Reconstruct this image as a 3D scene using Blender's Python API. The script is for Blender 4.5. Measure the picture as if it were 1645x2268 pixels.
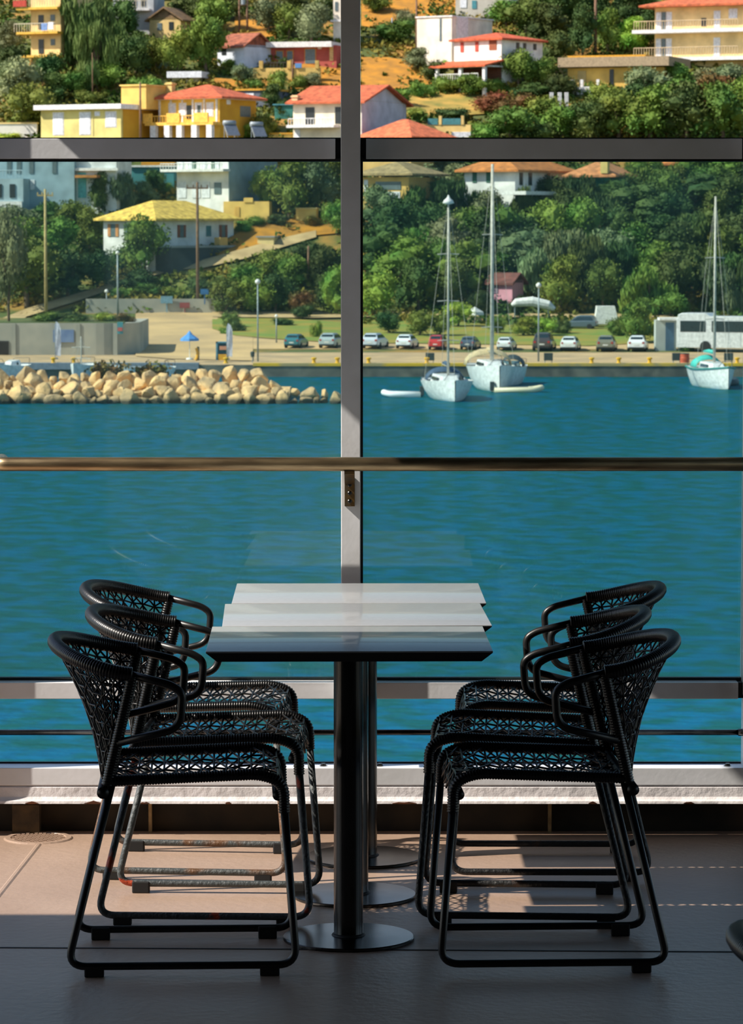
import bpy, math, random
from mathutils import Vector, Matrix, noise
for _o in list(bpy.data.objects): bpy.data.objects.remove(_o)
SC = bpy.context.scene
COL = SC.collection
random.seed(7)
PI = math.pi
R = math.radians

# ------------------------------------------------------------------ camera
F = 7683.0; CXP = 822.5; CYP = 1134.0; CAMZ = 1.75; PIT = R(4.716)
cam = bpy.data.cameras.new('camera'); camo = bpy.data.objects.new('camera', cam); COL.objects.link(camo)
cam.sensor_fit = 'VERTICAL'; cam.sensor_height = 36.0; cam.lens = F*36/2268
camo.location = (0, 0, CAMZ); camo.rotation_euler = (PI/2-PIT, 0, 0)
cam.clip_start = .1; cam.clip_end = 3000
cam.dof.use_dof = True; cam.dof.focus_distance = 8.6; cam.dof.aperture_fstop = 24
SC.camera = camo
# ------------------------------------------------------------------ light
SUND = Vector((.79, .20, -.745)).normalized()      # the way sunlight travels
sun = bpy.data.lights.new('sun', 'SUN'); suno = bpy.data.objects.new('sun', sun); COL.objects.link(suno)
sun.energy = 5.6; sun.angle = R(.53); sun.color = (1, .91, .80)
suno.rotation_euler = (-SUND).to_track_quat('Z', 'Y').to_euler()
W = bpy.data.worlds.new('world'); SC.world = W; W.use_nodes = True
nt = W.node_tree; nt.nodes.clear()
sky = nt.nodes.new('ShaderNodeTexSky'); sky.sky_type = 'NISHITA'; sky.sun_disc = False
sky.sun_elevation = math.asin(-SUND.z); sky.sun_rotation = math.atan2(-SUND.x, -SUND.y)
sky.dust_density = .6
bg = nt.nodes.new('ShaderNodeBackground'); bg.inputs['Strength'].default_value = .13
wo = nt.nodes.new('ShaderNodeOutputWorld')
nt.links.new(sky.outputs[0], bg.inputs[0]); nt.links.new(bg.outputs[0], wo.inputs[0])
SC.view_settings.view_transform = 'Standard'; SC.view_settings.look = 'None'
SC.view_settings.gamma = 1; SC.view_settings.use_curve_mapping = False
SC.view_settings.exposure = 0.50

# ------------------------------------------------------------------ pixel <-> world
def ray(px, py):
    a = (px-CXP)/F; b = (CYP-py)/F
    c, s = math.cos(PIT), math.sin(PIT)
    return Vector((a, c+b*s, -s+b*c))
def pt(px, py, y):
    d = ray(px, py); t = y/d.y
    return Vector((d.x*t, y, CAMZ+d.z*t))
def onz(px, py, z):
    d = ray(px, py); t = (z-CAMZ)/d.z
    return Vector((d.x*t, d.y*t, z))
WATER = -10.1; QZ = -9.15; QY = 273.0
def terr(x, y):
    if y < 300: z = QZ
    elif y < 350: z = QZ+(y-300)*.037
    else: z = QZ+1.85+(y-350)*.35
    if y > 352: z += 1.2*noise.noise(Vector((x*.05, y*.05, 3)))*min(1, (y-352)/20)
    return z
def ground(px, py):
    d = ray(px, py); lo, hi = QY-1, 700.0
    y = lo
    while y < hi:
        t = y/d.y
        if CAMZ+d.z*t < terr(d.x*t, y): break
        y += 1
    a, b = y-1, y
    for _ in range(14):
        m = (a+b)/2; t = m/d.y
        if CAMZ+d.z*t < terr(d.x*t, m): b = m
        else: a = m
    t = b/d.y
    return Vector((d.x*t, b, CAMZ+d.z*t))
def mpp(y): return (y*math.cos(PIT)+.5)/F          # metres per pixel at depth y

# ------------------------------------------------------------------ materials
def lin(c):
    return tuple((v/255/12.92 if v/255 < .04045 else ((v/255+.055)/1.055)**2.4) for v in c)
MATS = {}
def mat(name, c, rough=.6, metal=0, c2=None, scale=4, detail=4, bump=0, bscale=None, spec=None, lo=.35, hi=.65, coat=0, rnd=0, stretch=None, aniso=0):
    if name in MATS: return MATS[name]
    m = bpy.data.materials.new(name); m.use_nodes = True; n = m.node_tree; b = n.nodes['Principled BSDF']
    b.inputs['Base Color'].default_value = (*lin(c), 1); b.inputs['Roughness'].default_value = rough; b.inputs['Metallic'].default_value = metal
    if spec is not None: b.inputs['Specular IOR Level'].default_value = spec
    if coat: b.inputs['Coat Weight'].default_value = coat; b.inputs['Coat Roughness'].default_value = .08
    tc = n.nodes.new('ShaderNodeTexCoord'); vec = tc.outputs['Object']
    if stretch:
        mp = n.nodes.new('ShaderNodeMapping'); mp.inputs['Scale'].default_value = stretch
        n.links.new(vec, mp.inputs[0]); vec = mp.outputs[0]
    if c2 is None: c2 = tuple(v*.86 for v in c)
    no = n.nodes.new('ShaderNodeTexNoise'); no.inputs['Scale'].default_value = scale; no.inputs['Detail'].default_value = detail
    n.links.new(vec, no.inputs['Vector'])
    rp = n.nodes.new('ShaderNodeValToRGB'); rp.color_ramp.elements[0].position = lo; rp.color_ramp.elements[1].position = hi
    rp.color_ramp.elements[0].color = (*lin(c), 1); rp.color_ramp.elements[1].color = (*lin(c2), 1)
    n.links.new(no.outputs['Fac'], rp.inputs[0])
    out = rp.outputs[0]
    if rnd:
        oi = n.nodes.new('ShaderNodeObjectInfo'); hs = n.nodes.new('ShaderNodeHueSaturation')
        mr = n.nodes.new('ShaderNodeMapRange'); mr.inputs[3].default_value = .5-.05*rnd; mr.inputs[4].default_value = .5+.03*rnd
        mv = n.nodes.new('ShaderNodeMapRange'); mv.inputs[3].default_value = 1-.35*rnd; mv.inputs[4].default_value = 1+.35*rnd
        ml = n.nodes.new('ShaderNodeMath'); ml.operation = 'MULTIPLY'; ml.inputs[1].default_value = 7.3
        fr = n.nodes.new('ShaderNodeMath'); fr.operation = 'FRACT'
        n.links.new(oi.outputs['Random'], mr.inputs[0]); n.links.new(oi.outputs['Random'], ml.inputs[0]); n.links.new(ml.outputs[0], fr.inputs[0]); n.links.new(fr.outputs[0], mv.inputs[0])
        n.links.new(mr.outputs[0], hs.inputs['Hue']); n.links.new(mv.outputs[0], hs.inputs['Value'])
        n.links.new(out, hs.inputs['Color']); out = hs.outputs[0]
    n.links.new(out, b.inputs['Base Color'])
    if bump:
        nb = n.nodes.new('ShaderNodeTexNoise'); nb.inputs['Scale'].default_value = bscale or scale*3; nb.inputs['Detail'].default_value = 6
        n.links.new(vec, nb.inputs['Vector'])
        bp = n.nodes.new('ShaderNodeBump'); bp.inputs['Strength'].default_value = bump; bp.inputs['Distance'].default_value = .02
        n.links.new(nb.outputs['Fac'], bp.inputs['Height']); n.links.new(bp.outputs[0], b.inputs['Normal'])
    MATS[name] = m
    return m

# ------------------------------------------------------------------ mesh builder
class MB:
    def __init__(s): s.v = []; s.f = []
    def add(s, v, f):
        o = len(s.v); s.v += [tuple(p) for p in v]; s.f += [tuple(i+o for i in q) for q in f]; return s
    def hexa(s, p):      # 8 points: bottom 4, top 4
        return s.add(p, [(0,3,2,1),(4,5,6,7),(0,1,5,4),(1,2,6,5),(2,3,7,6),(3,0,4,7)])
    def box(s, x0, y0, z0, x1, y1, z1, t=None):
        p = [Vector(q) for q in ((x0,y0,z0),(x1,y0,z0),(x1,y1,z0),(x0,y1,z0),(x0,y0,z1),(x1,y0,z1),(x1,y1,z1),(x0,y1,z1))]
        if t: p = [t @ q for q in p]
        return s.hexa(p)
    def tube(s, pts, r, n=10, closed=False, rs=None, cap=True):
        pts = [Vector(p) for p in pts]; N = len(pts); V = []; f = []
        up = None
        for i, p in enumerate(pts):
            if closed: d = pts[(i+1) % N]-pts[i-1]
            else: d = pts[min(i+1, N-1)]-pts[max(i-1, 0)]
            d = d.normalized() if d.length > 1e-9 else Vector((0,0,1))
            if up is None:
                up = Vector((0,0,1)) if abs(d.z) < .9 else Vector((1,0,0))
            up = (up-d*up.dot(d)); up = up.normalized() if up.length > 1e-6 else d.orthogonal().normalized()
            w = d.cross(up); rr = rs[i] if rs else r
            for k in range(n):
                a = 2*PI*k/n; V.append(p+(up*math.cos(a)+w*math.sin(a))*rr)
        for i in range(N if closed else N-1):
            j = (i+1) % N
            for k in range(n):
                l = (k+1) % n
                f.append((i*n+k, i*n+l, j*n+l, j*n+k))
        if not closed and cap:
            f.append(tuple(range(n))); f.append(tuple(range((N-1)*n+n-1, (N-1)*n-1, -1)))
        return s.add(V, f)
    def lathe(s, prof, n=24, c=(0,0,0)):
        V = []; f = []; m = len(prof)
        for k in range(n):
            a = 2*PI*k/n
            for r, z in prof: V.append((c[0]+r*math.cos(a), c[1]+r*math.sin(a), c[2]+z))
        for k in range(n):
            l = (k+1) % n
            for i in range(m-1): f.append((k*m+i, l*m+i, l*m+i+1, k*m+i+1))
        s.add(V, f)
        o = len(s.v)-n*m
        s.f.append(tuple(o+k*m for k in range(n-1, -1, -1))); s.f.append(tuple(o+k*m+m-1 for k in range(n)))
        return s
    def prism(s, poly, a, b, fn):    # poly of 2D, extruded from a to b by fn(p,q,t)->Vector
        n = len(poly); V = [fn(p, q, a) for p, q in poly]+[fn(p, q, b) for p, q in poly]
        f = [tuple(range(n-1, -1, -1)), tuple(range(n, 2*n))]+[(i, (i+1) % n, n+(i+1) % n, n+i) for i in range(n)]
        return s.add(V, f)
    def build(s, name, m, parent=None, smooth=False, bevel=0, loc=None):
        me = bpy.data.meshes.new(name); me.from_pydata(s.v, [], s.f); me.update()
        import bmesh as _b
        bm = _b.new(); bm.from_mesh(me); _b.ops.recalc_face_normals(bm, faces=bm.faces)
        bm.to_mesh(me); bm.free()
        if smooth:
            for p in me.polygons: p.use_smooth = True
        me.materials.append(m)
        o = bpy.data.objects.new(name, me); COL.objects.link(o)
        if parent: o.parent = parent
        if loc is not None: o.location = loc
        if bevel:
            bv = o.modifiers.new('bevel', 'BEVEL'); bv.width = bevel; bv.segments = 2; bv.limit_method = 'ANGLE'
        return o
def empty(name, loc=(0,0,0), rz=0):
    o = bpy.data.objects.new(name, None); COL.objects.link(o); o.location = loc; o.rotation_euler = (0,0,rz); o.empty_display_size = .1
    return o
def tag(o, label=None, cat=None, group=None, kind=None):
    if label: o['label'] = label
    if cat: o['category'] = cat
    if group: o['group'] = group
    if kind: o['kind'] = kind
    return o
def S(o): o['kind'] = 'structure'; return o
def copy_tree(o, parent=None):
    c = o.copy(); COL.objects.link(c)
    if parent: c.parent = parent
    for ch in [q for q in o.children]: copy_tree(ch, c)
    return c
def fillet(pts, r, n=6):
    pts = [Vector(p) for p in pts]; out = [pts[0]]
    for i in range(1, len(pts)-1):
        a, b, c = pts[i-1], pts[i], pts[i+1]
        rr = r[i-1] if isinstance(r, (list, tuple)) else r
        u = (a-b).normalized(); v = (c-b).normalized()
        d = min(rr, (a-b).length*.49, (c-b).length*.49)
        p, q = b+u*d, b+v*d
        for k in range(n+1):
            t = k/n; out.append(p*(1-t)**2+b*2*t*(1-t)+q*t*t)
    out.append(pts[-1]); return out
def resample(pts, step):
    out = [pts[0]]; acc = 0
    for a, b in zip(pts, pts[1:]):
        L = (b-a).length
        if L < 1e-9: continue
        t = step-acc
        while t <= L:
            out.append(a+(b-a)*(t/L)); t += step
        acc = (acc+L) % step
    if (out[-1]-pts[-1]).length > step*.3: out.append(pts[-1])
    return out
def wrapped(mb, pts, r, pitch=.0066, n=10, g=.002):
    p = resample(pts, pitch/3)
    mb.tube(p, r, n, rs=[r-(g if i % 3 == 0 else 0) for i in range(len(p))])

# ------------------------------------------------------------------ deck of the ship
m_deck = mat('deck_paint', (166,142,124), .42, c2=(150,126,108), scale=1.6, detail=8, bump=.12, bscale=38, spec=.5)
m_dark = mat('added_wall_dark', (22,24,26), .7)  # for the unseen walls that darken the near deck
m_ceil = mat('ceiling_paint', (30,36,38), .7)
m_white = mat('white_frame_paint', (222,224,228), .35, c2=(210,212,214), scale=7, bump=.03, bscale=60)
m_rough_white = mat('thick_white_paint', (222,217,217), .45, c2=(200,196,196), scale=9, bump=.22, bscale=45)
m_gask = mat('black_rubber', (8,9,10), .6)
m_steel = mat('worn_steel', (196,174,136), .42, metal=1, c2=(140,122,96), scale=14, detail=6, stretch=(.4,3,3), bump=.05)
m_pol = mat('polished_steel', (84,84,83), .24, metal=1, c2=(58,58,57), scale=5, stretch=(3,3,.5))
m_rust = mat('rusty_edge', (96,50,18), .9, c2=(60,34,16), scale=30)
m_recess = mat('recess_shade', (52,42,28), .8, c2=(20,16,10), scale=6)  # dark brown carries the shade under the sill overhang
YP = 9.90; YM = 9.85
fl = MB(); fl.box(-6, -7, -.12, 6, 9.97, 0); S(fl.build('floor', m_deck))
# ceiling : covers everything but the open slot at the left by the windows
c = MB(); c.box(-6, -7, 2.62, 6, 7.98, 2.8); c.box(-1.55, 7.98, 2.62, 6, 10.3, 2.8); S(c.build('ceiling', m_ceil))
w = MB(); w.box(-6, -7.2, 0, 6, -7, 2.62); S(w.build('added_wall_back', m_dark))  # three walls out of view, added to keep the near deck dark
w = MB(); w.box(-6.15, -7, 0, -6, 5.8, 2.62); S(w.build('added_wall_left', m_dark))
w = MB(); w.box(6, -7, 0, 6.15, 5.8, 2.62); S(w.build('added_wall_right', m_dark))
# sill channel
zz = lambda py, y: pt(822, py, y).z
prof = [(9.985, zz(1702,YP)), (YP, zz(1702,YP)), (YP, zz(1741,YP)+.0015), (YP+.004, zz(1741,YP)), (YP-.004, zz(1742,YP)-.002),
        (YP-.006, zz(1764,YP)), (YP-.012, zz(1769,YP)), (YP-.021, zz(1772,YP)), (YP-.023, zz(1780,YP-.02)), (9.985, zz(1780,YP-.02))]
ch = MB(); ch.prism(prof, -3.2, 3.2, lambda p, q, t: Vector((t, p, q))); S(ch.build('trim_1', m_rough_white))
# smooth upper band of the channel
ch = MB(); ch.box(-3.2, YP-.003, zz(1739,YP), 3.2, 9.98, zz(1702,YP)+.002); S(ch.build('trim_2', m_white, bevel=.002))
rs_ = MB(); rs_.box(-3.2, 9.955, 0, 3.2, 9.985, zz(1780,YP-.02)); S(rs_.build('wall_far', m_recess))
for px, w_ in ((333,7),(1217,7),(60,60)):
    p = pt(px, 1810, 9.94); g = MB(); g.box(p.x-w_*.00065, 9.90 if w_ > 10 else 9.925, 0, p.x+w_*.00065, 9.956, .098 if w_ < 10 else .085)
    o = g.build('bulwark_rib', mat('tan_primer', (150,124,84), .8, c2=(96,74,44), scale=20) if w_ < 10 else mat('dim_primer', (84,64,36), .8, c2=(50,38,20), scale=20))
    tag(o, {333:'thin tan steel rib under the sill, behind the left chairs', 1217:'thin tan steel rib under the sill, behind the right chairs', 60:'squat brown steel block under the sill at the far left'}[px], 'bracket', 'ribs under the window sill')
# rusty chips along the lower lip
for i, (px, wd, hh) in enumerate(((70,11,5),(207,16,7),(505,5,3),(1312,7,5),(1525,9,3),(320,8,2),(895,20,2))):
    p = pt(px, 1780, YP-.025); g = MB(); k = wd*mpp(9.9)*1.3
    pr = [(-k,0),(-k*.5,.003),(0,hh*.0011),(k*.4,.004),(k,0),(k*.5,-.002),(-k*.4,-.002)]
    g.prism(pr, p.y-.0012, p.y+.003, lambda a, b, t: Vector((p.x+a, t, p.z+b+.001)))
    o = g.build('rust_patch', m_rust); o.parent = bpy.data.objects['trim_1']
# deck seam, drain
sm = MB()
a, b = onz(-20,2099,0), onz(1700,2109,0)
sm.hexa([Vector((a.x,a.y-.004,-.002)),Vector((b.x,b.y-.004,-.002)),Vector((b.x,b.y+.004,-.002)),Vector((a.x,a.y+.004,-.002)),Vector((a.x,a.y-.004,.0015)),Vector((b.x,b.y-.004,.0015)),Vector((b.x,b.y+.004,.0015)),Vector((a.x,a.y+.004,.0015))])
S(sm.build('trim_3', mat('dark_sealant', (26,26,26), .6)))
sm = MB(); a, b = onz(-10,1992,0), onz(88,1868,0); d = (b-a).normalized(); n_ = Vector((-d.y,d.x,0))*.012
sm.hexa([a-n_+Vector((0,0,-.002)), b-n_+Vector((0,0,-.002)), b+n_+Vector((0,0,-.002)), a+n_+Vector((0,0,-.002)), a-n_*.3+Vector((0,0,.003)), b-n_*.3+Vector((0,0,.003)), b+n_*.3+Vector((0,0,.003)), a+n_*.3+Vector((0,0,.003))])
S(sm.build('trim_4', m_deck))
dr = MB(); q = onz(85,1857,0)
dr.lathe([(.10,0),(.095,.004),(.08,.004),(.078,.001),(0.001,.001)], 28, (q.x,q.y,0))
for i in range(-6, 7):
    for j in range(-6, 7):
        x, y = i*.012, j*.012
        if x*x+y*y < .074**2 and (i+j) % 2 == 0: dr.box(q.x+x-.0045, q.y+y-.0045, .0005, q.x+x+.0045, q.y+y+.0045, .005)
o = dr.build('deck_drain', m_deck); tag(o, 'round perforated deck drain painted over in beige, by the sill at the left', 'drain')
# windows
m_glass = bpy.data.materials.new('salty_glass'); m_glass.use_nodes = True
n = m_glass.node_tree; n.nodes.clear()
out = n.nodes.new('ShaderNodeOutputMaterial'); tr = n.nodes.new('ShaderNodeBsdfTransparent'); gl = n.nodes.new('ShaderNodeBsdfGlossy')
tr.inputs[0].default_value = (.85,.93,.90,1); gl.inputs['Roughness'].default_value = .0; gl.inputs['Color'].default_value = (.9,1,1,1)
fr = n.nodes.new('ShaderNodeFresnel'); fr.inputs[0].default_value = 1.45
mx = n.nodes.new('ShaderNodeMixShader'); n.links.new(fr.outputs[0], mx.inputs[0]); n.links.new(tr.outputs[0], mx.inputs[1]); n.links.new(gl.outputs[0], mx.inputs[2])
df = n.nodes.new('ShaderNodeBsdfDiffuse'); df.inputs[0].default_value = (.45,.74,.72,1); tl = n.nodes.new('ShaderNodeBsdfTranslucent'); tl.inputs[0].default_value = (.5,.78,.76,1)
m3 = n.nodes.new('ShaderNodeMixShader'); m3.inputs[0].default_value = .5; n.links.new(df.outputs[0], m3.inputs[1]); n.links.new(tl.outputs[0], m3.inputs[2])
no = n.nodes.new('ShaderNodeTexNoise'); no.inputs['Scale'].default_value = 3.5; no.inputs['Detail'].default_value = 9
tc = n.nodes.new('ShaderNodeTexCoord'); mp = n.nodes.new('ShaderNodeMapping'); mp.inputs['Scale'].default_value = (1.6,1,.5)
n.links.new(tc.outputs['Object'], mp.inputs[0]); n.links.new(mp.outputs[0], no.inputs['Vector'])
vo = n.nodes.new('ShaderNodeTexNoise'); vo.inputs['Scale'].default_value = 260; n.links.new(tc.outputs['Object'], vo.inputs['Vector'])
r1 = n.nodes.new('ShaderNodeMapRange'); r1.inputs[1].default_value = .62; r1.inputs[2].default_value = .8; r1.inputs[3].default_value = 0; r1.inputs[4].default_value = .10; n.links.new(vo.outputs['Fac'], r1.inputs[0])
r2 = n.nodes.new('ShaderNodeMapRange'); r2.inputs[1].default_value = .3; r2.inputs[2].default_value = .75; r2.inputs[3].default_value = .03; r2.inputs[4].default_value = .085; n.links.new(no.outputs['Fac'], r2.inputs[0])
ad = n.nodes.new('ShaderNodeMath'); ad.operation = 'ADD'; n.links.new(r1.outputs[0], ad.inputs[0]); n.links.new(r2.outputs[0], ad.inputs[1])
m4 = n.nodes.new('ShaderNodeMixShader'); n.links.new(ad.outputs[0], m4.inputs[0]); n.links.new(mx.outputs[0], m4.inputs[1]); n.links.new(m3.outputs[0], m4.inputs[2]); n.links.new(m4.outputs[0], out.inputs[0])

ZT1, ZT0 = zz(307,YP), zz(352,YP); ZR1, ZR0 = zz(1512,YP), zz(1548,YP)
xL = pt(755,1000,YM).x; xR = pt(798,1000,YM).x; SP = 1.155; OFF = {-1:-1.130, 0:0, 1:SP, 2:2*SP}   # post spacing
for k in (-1, 0, 1, 2):
    g = MB(); zl = .10 if k < 0 else ZR0+.01; g.box(xL+OFF[k], YM, zl, xR+OFF[k], 9.985, 3.1)
    if k >= 0: g.box(xL+OFF[k]+.004, YP+.01, .10, xR+OFF[k]-.004, 9.98, zl)
    S(g.build('trim_%d' % (6+k if k < 2 else 9), m_white, bevel=.002))
for k, nm in ((-1,'window_1'),(0,'window_2'),(1,'window_3')):
    x0, x1 = xR+OFF[k], xL+OFF[k+1]
    e = S(empty(nm, ((x0+x1)/2, YP, ZR1))); ox = (x0+x1)/2
    def loc(mb, nmm, m, **kw):
        mb.v = [(a-ox, b_-YP, c_-ZR1) for a, b_, c_ in mb.v]
        return mb.build(nmm, m, e, **kw)
    # metal transom stands clear of the posts by a dark joint
    g = MB(); g.box(x0+.016, YP, ZT0, x1-.016, 9.975, ZT1); loc(g, 'transom', m_white, bevel=.0015)
    for q in ((x0-.004, YP+.02, ZT0-.006, x0+.016, 9.974, ZT1+.003), (x1-.016, YP+.02, ZT0-.006, x1+.004, 9.974, ZT1+.003), (x0, YP+.004, ZT1-.001, x1, 9.97, ZT1+.003),
              (x0, YP+.004, ZT0-.007, x1, 9.97, ZT0+.001), (x0-.004, YP+.03, ZR1-.002, x0+.007, 9.965, ZT0), (x0, 9.955, ZR1-.001, x1, 9.975, ZR1+.008)):
        g = MB(); g.box(*q); loc(g, 'gasket', m_gask)
    g = MB(); g.box(x0+.006, YP+.052, ZR1+.004, x1, YP+.058, ZT0-.004); loc(g, 'glass_pane', m_glass)
    g = MB(); g.box(x0+.003, YP, ZR0, x1-.014, 9.985, ZR1); loc(g, 'bottom_rail', m_white, bevel=.0015)
    g = MB(); g.box(x1-.014, YP+.01, ZR0+.001, x1+.004, 9.984, ZR1-.001); loc(g, 'gasket', m_gask)
g = MB(); g.box(-3.2, 9.98, zz(1702,YP)-.002, 3.2, 9.99, zz(1687,9.985)); S(g.build('trim_8', m_gask))
# thin lower rail
yy = 9.94
p0 = pt(822,1622,yy)
g = MB(); g.tube([(-1.3,yy,p0.z),(pt(1636,1622,yy).x,yy,p0.z)], .0083, 14)
e = empty('lower_guard_rail', (0,yy,p0.z)); tag(e, 'thin stainless guard rail running low between the white frames', 'railing')
g.v = [(a, b-yy, c_-p0.z) for a, b, c_ in g.v]; g.build('rail_tube', m_pol, e, smooth=True)
xx = pt(1636,1622,yy).x
g = MB(); g.tube([(xx-.002,0,0),(xx+.05,0,0)], .0105, 14); g.build('rail_coupling', m_pol, e, smooth=True)
# sill bolts
for px, lb in ((716,'steel bolt head on the white sill just left of the table column'),(841,'steel bolt head on the white sill just right of the table columns'),(1611,'steel bolt head on the white sill at the far right')):
    p = pt(px,1694,9.93); g = MB(); z0 = zz(1702,YP)
    g.lathe([(.012,0),(.012,.0015),(.0085,.002),(.0085,.006),(.006,.0085),(.0005,.0085)], 14); o = g.build('bolt', m_pol, smooth=False, loc=(p.x,9.935,z0+.001)); tag(o, lb, 'bolt', 'bolts on the sill')
# handrail
yh = 9.75; zh = pt(822,1028,yh).z; rr = .0198
e = empty('handrail', (0,yh,zh)); tag(e, 'worn stainless handrail across the windows at waist height', 'railing')
xe = pt(1,1028,yh).x
g = MB(); pts = fillet([(xe-.012,.15,-.0),(xe-.012,0,0),(3.0,0,0)], .035, 8); g.tube(pts, rr, 24); g.build('rail_tube', m_steel, e, smooth=True)
bx = (xL+xR)/2
m_brk = mat('bracket_steel', (92,84,70), .5, metal=.9, c2=(120,92,52), scale=40)
for k in (0, 1):
    cx = bx+k*SP-.003
    g = MB(); zb0 = pt(776,1062,YM).z-zh; zb1 = pt(776,1121,YM).z-zh
    g.box(cx-.0145, YM-yh-.012, zb1, cx+.0145, YM-yh, -.045)
    br = g.build('wall_plate', m_brk, e, bevel=.001)
    pr = [(YM-yh-.012,-.062),(YM-yh-.012,-.030),(.012,-.018),(-.012,-.018),(-.012,-.028),(.03,-.040),(.075,-.062)]
    g = MB(); g.prism(pr, cx-.0145, cx+.0145, lambda p, q, t: Vector((t,p,q))); g.build('arm', m_brk, e, bevel=.001)
    for j in range(3):
        zc = zb0-.014-j*.0235
        g = MB(); g.tube([(cx,YM-yh-.012,zc),(cx,YM-yh-.019,zc),(cx,YM-yh-.021,zc)], .0058, 12, rs=[.0062,.006,.004])
        g.build('screw', m_pol, br, smooth=False)

# ------------------------------------------------------------------ tables
m_top = mat('table_laminate', (160,162,164), .34, c2=(154,156,158), scale=60, spec=.5, coat=.32)
m_edge = mat('table_edge', (30,32,34), .5)
TZ = .749
def table(x, y, rz, label, tw=.678, td=.512, px=0, pd=0):
    e = empty('cafe_table', (x,y,0), rz); tag(e, label, 'table', 'tables pushed together')
    g = MB(); hw, hd = tw/2, td/2; b = .026
    g.hexa([Vector(v) for v in ((-hw+b,-hd+.012,TZ-.026),(hw-b,-hd+.012,TZ-.026),(hw-b,hd-.012,TZ-.026),(-hw+b,hd-.012,TZ-.026),(-hw,-hd,TZ-.004),(hw,-hd,TZ-.004),(hw,hd,TZ-.004),(-hw,hd,TZ-.004))])
    g.build('table_edge', m_edge, e)
    g = MB(); g.box(-hw,-hd,TZ-.004,hw,hd,TZ); g.build('tabletop', m_top, e, bevel=.0012)
    g = MB(); g.lathe([(.036,.010),(.036,TZ-.03)], 48, (px,pd,0)); g.build('column', m_pol, e, smooth=False)
    for p in e.children[-1].data.polygons: p.use_smooth = len(p.vertices) == 4
    g = MB(); g.lathe([(.160,.0),(.1615,.002),(.1615,.007),(.1595,.009),(.037,.011),(.001,.011)], 72, (px,pd,0)); o = g.build('base_disc', m_pol, e)
    for p in o.data.polygons: p.use_smooth = False
    g = MB(); g.lathe([(.042,.011),(.040,.014),(.036,.016)], 40, (px,pd,0)); g.build('collar', m_gask, e)
    g = MB(); g.box(-.12,-.12,TZ-.032,.12,.12,TZ-.026); g.build('mounting_plate', m_edge, e)
    return e
table(-.056, 8.39, R(.9), 'nearest grey topped cafe table, its front strip in shade', pd=.035)
table(-.043, 8.918, R(1.6), 'middle grey topped cafe table of the three in a row', pd=.05)
table(-.036, 9.442, R(.6), 'grey topped cafe table farthest back, next to the window', pd=.07, px=.016)

# ------------------------------------------------------------------ chairs
m_rope = mat('black_rope', (11,12,14), .36, c2=(7,8,9), scale=50, spec=.55)
m_tube = mat('black_tube_paint', (26,28,30), .38, c2=(15,16,17), scale=12, spec=.5)
def rusty(name, base, r1, r2, lo, hi, sc=7):
    return mat(name, base, .5, c2=r1, scale=sc, lo=lo, hi=hi, detail=5, bump=.3, bscale=80)
m_t_or = rusty('grey_tube_with_orange_primer', (62,68,70), (170,62,26), None, .60, .63, 9)
m_t_ru = rusty('grey_tube_with_rust', (66,70,70), (92,62,36), None, .50, .58)
m_t_sp = rusty('black_tube_spotted_rust', (26,28,30), (78,52,34), None, .60, .68, 9)
m_foot = mat('rubber_foot', (16,16,17), .7)
YS = .212
def hoop(t):     # t 0..1 from near end to far end
    a = PI*t
    x = -.112-.190*math.sin(a)**.9
    y = -.236*math.cos(a) if True else 0
    y *= 1+.06*math.sin(a)
    z = .715+.052*math.sin(a)**1.3
    return Vector((x, y, z))
def lowback(t):
    y = -YS*math.cos(PI*t)
    return Vector((-.168-.022*math.sin(PI*t), y, .462-.004*math.sin(PI*t)))
def backsurf(u, v):
    h = hoop(u); l = lowback(u); p = l.lerp(h, v)
    bul = math.sin(PI*v)*math.sin(PI*u)
    p.x += .018*bul; return p
def railpath(s):
    return fillet([(-.168,s*YS,.462),(.185,s*YS,.476),(.238,s*YS*1.0,.455),(.240,s*YS,.385)], [.03,.03], 6)
def seatsurf(u, v):     # u back->front (wraps over the front), v near->far
    if u < .88: k = u/.88; x = -.165+k*.37; z = .462+.014*k
    else: k = (u-.88)/.12; x = .205+.036*math.sin(k*PI/2); z = .476-.062*(1-math.cos(k*PI/2))
    sag = -.030*math.sin(PI*v)*min(1, 1.15*math.sin(PI*min(u/.95, 1))+.15)
    return Vector((x, -YS+2*YS*v, z+sag))
def weave(mb, surf, nu, nv, r, off):
    ph = 0
    def line(P):
        mb.tube(P, r, 5, cap=True)
    def node(i, j, k):
        i = min(max(i, 0), nu); j = min(max(j, 0), nv)
        p = surf(i/nu, j/nv)
        return p+off*(((i+j+k) % 2)*2-1)
    for i in range(nu+1):
        if 0 < i < nu: line([surf((i+.10*(((j % 2)*2)-1)*.0)/nu, j/nv)+off*(((i+j) % 2)*2-1) for j in range(nv+1)])
    for j in range(1, nv):
        line([surf(i/nu, j/nv)-off*(((i+j) % 2)*2-1) for i in range(nu+1)])
    for s0 in range(-nv, nu+1):
        P = [node(s0+j, j, 1) for j in range(nv+1) if 0 <= s0+j <= nu]
        if len(P) > 1: line(P)
        P = [node(s0+nv-j, j, 0) for j in range(nv+1) if 0 <= s0+nv-j <= nu]
        if len(P) > 1: line(P)
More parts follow.
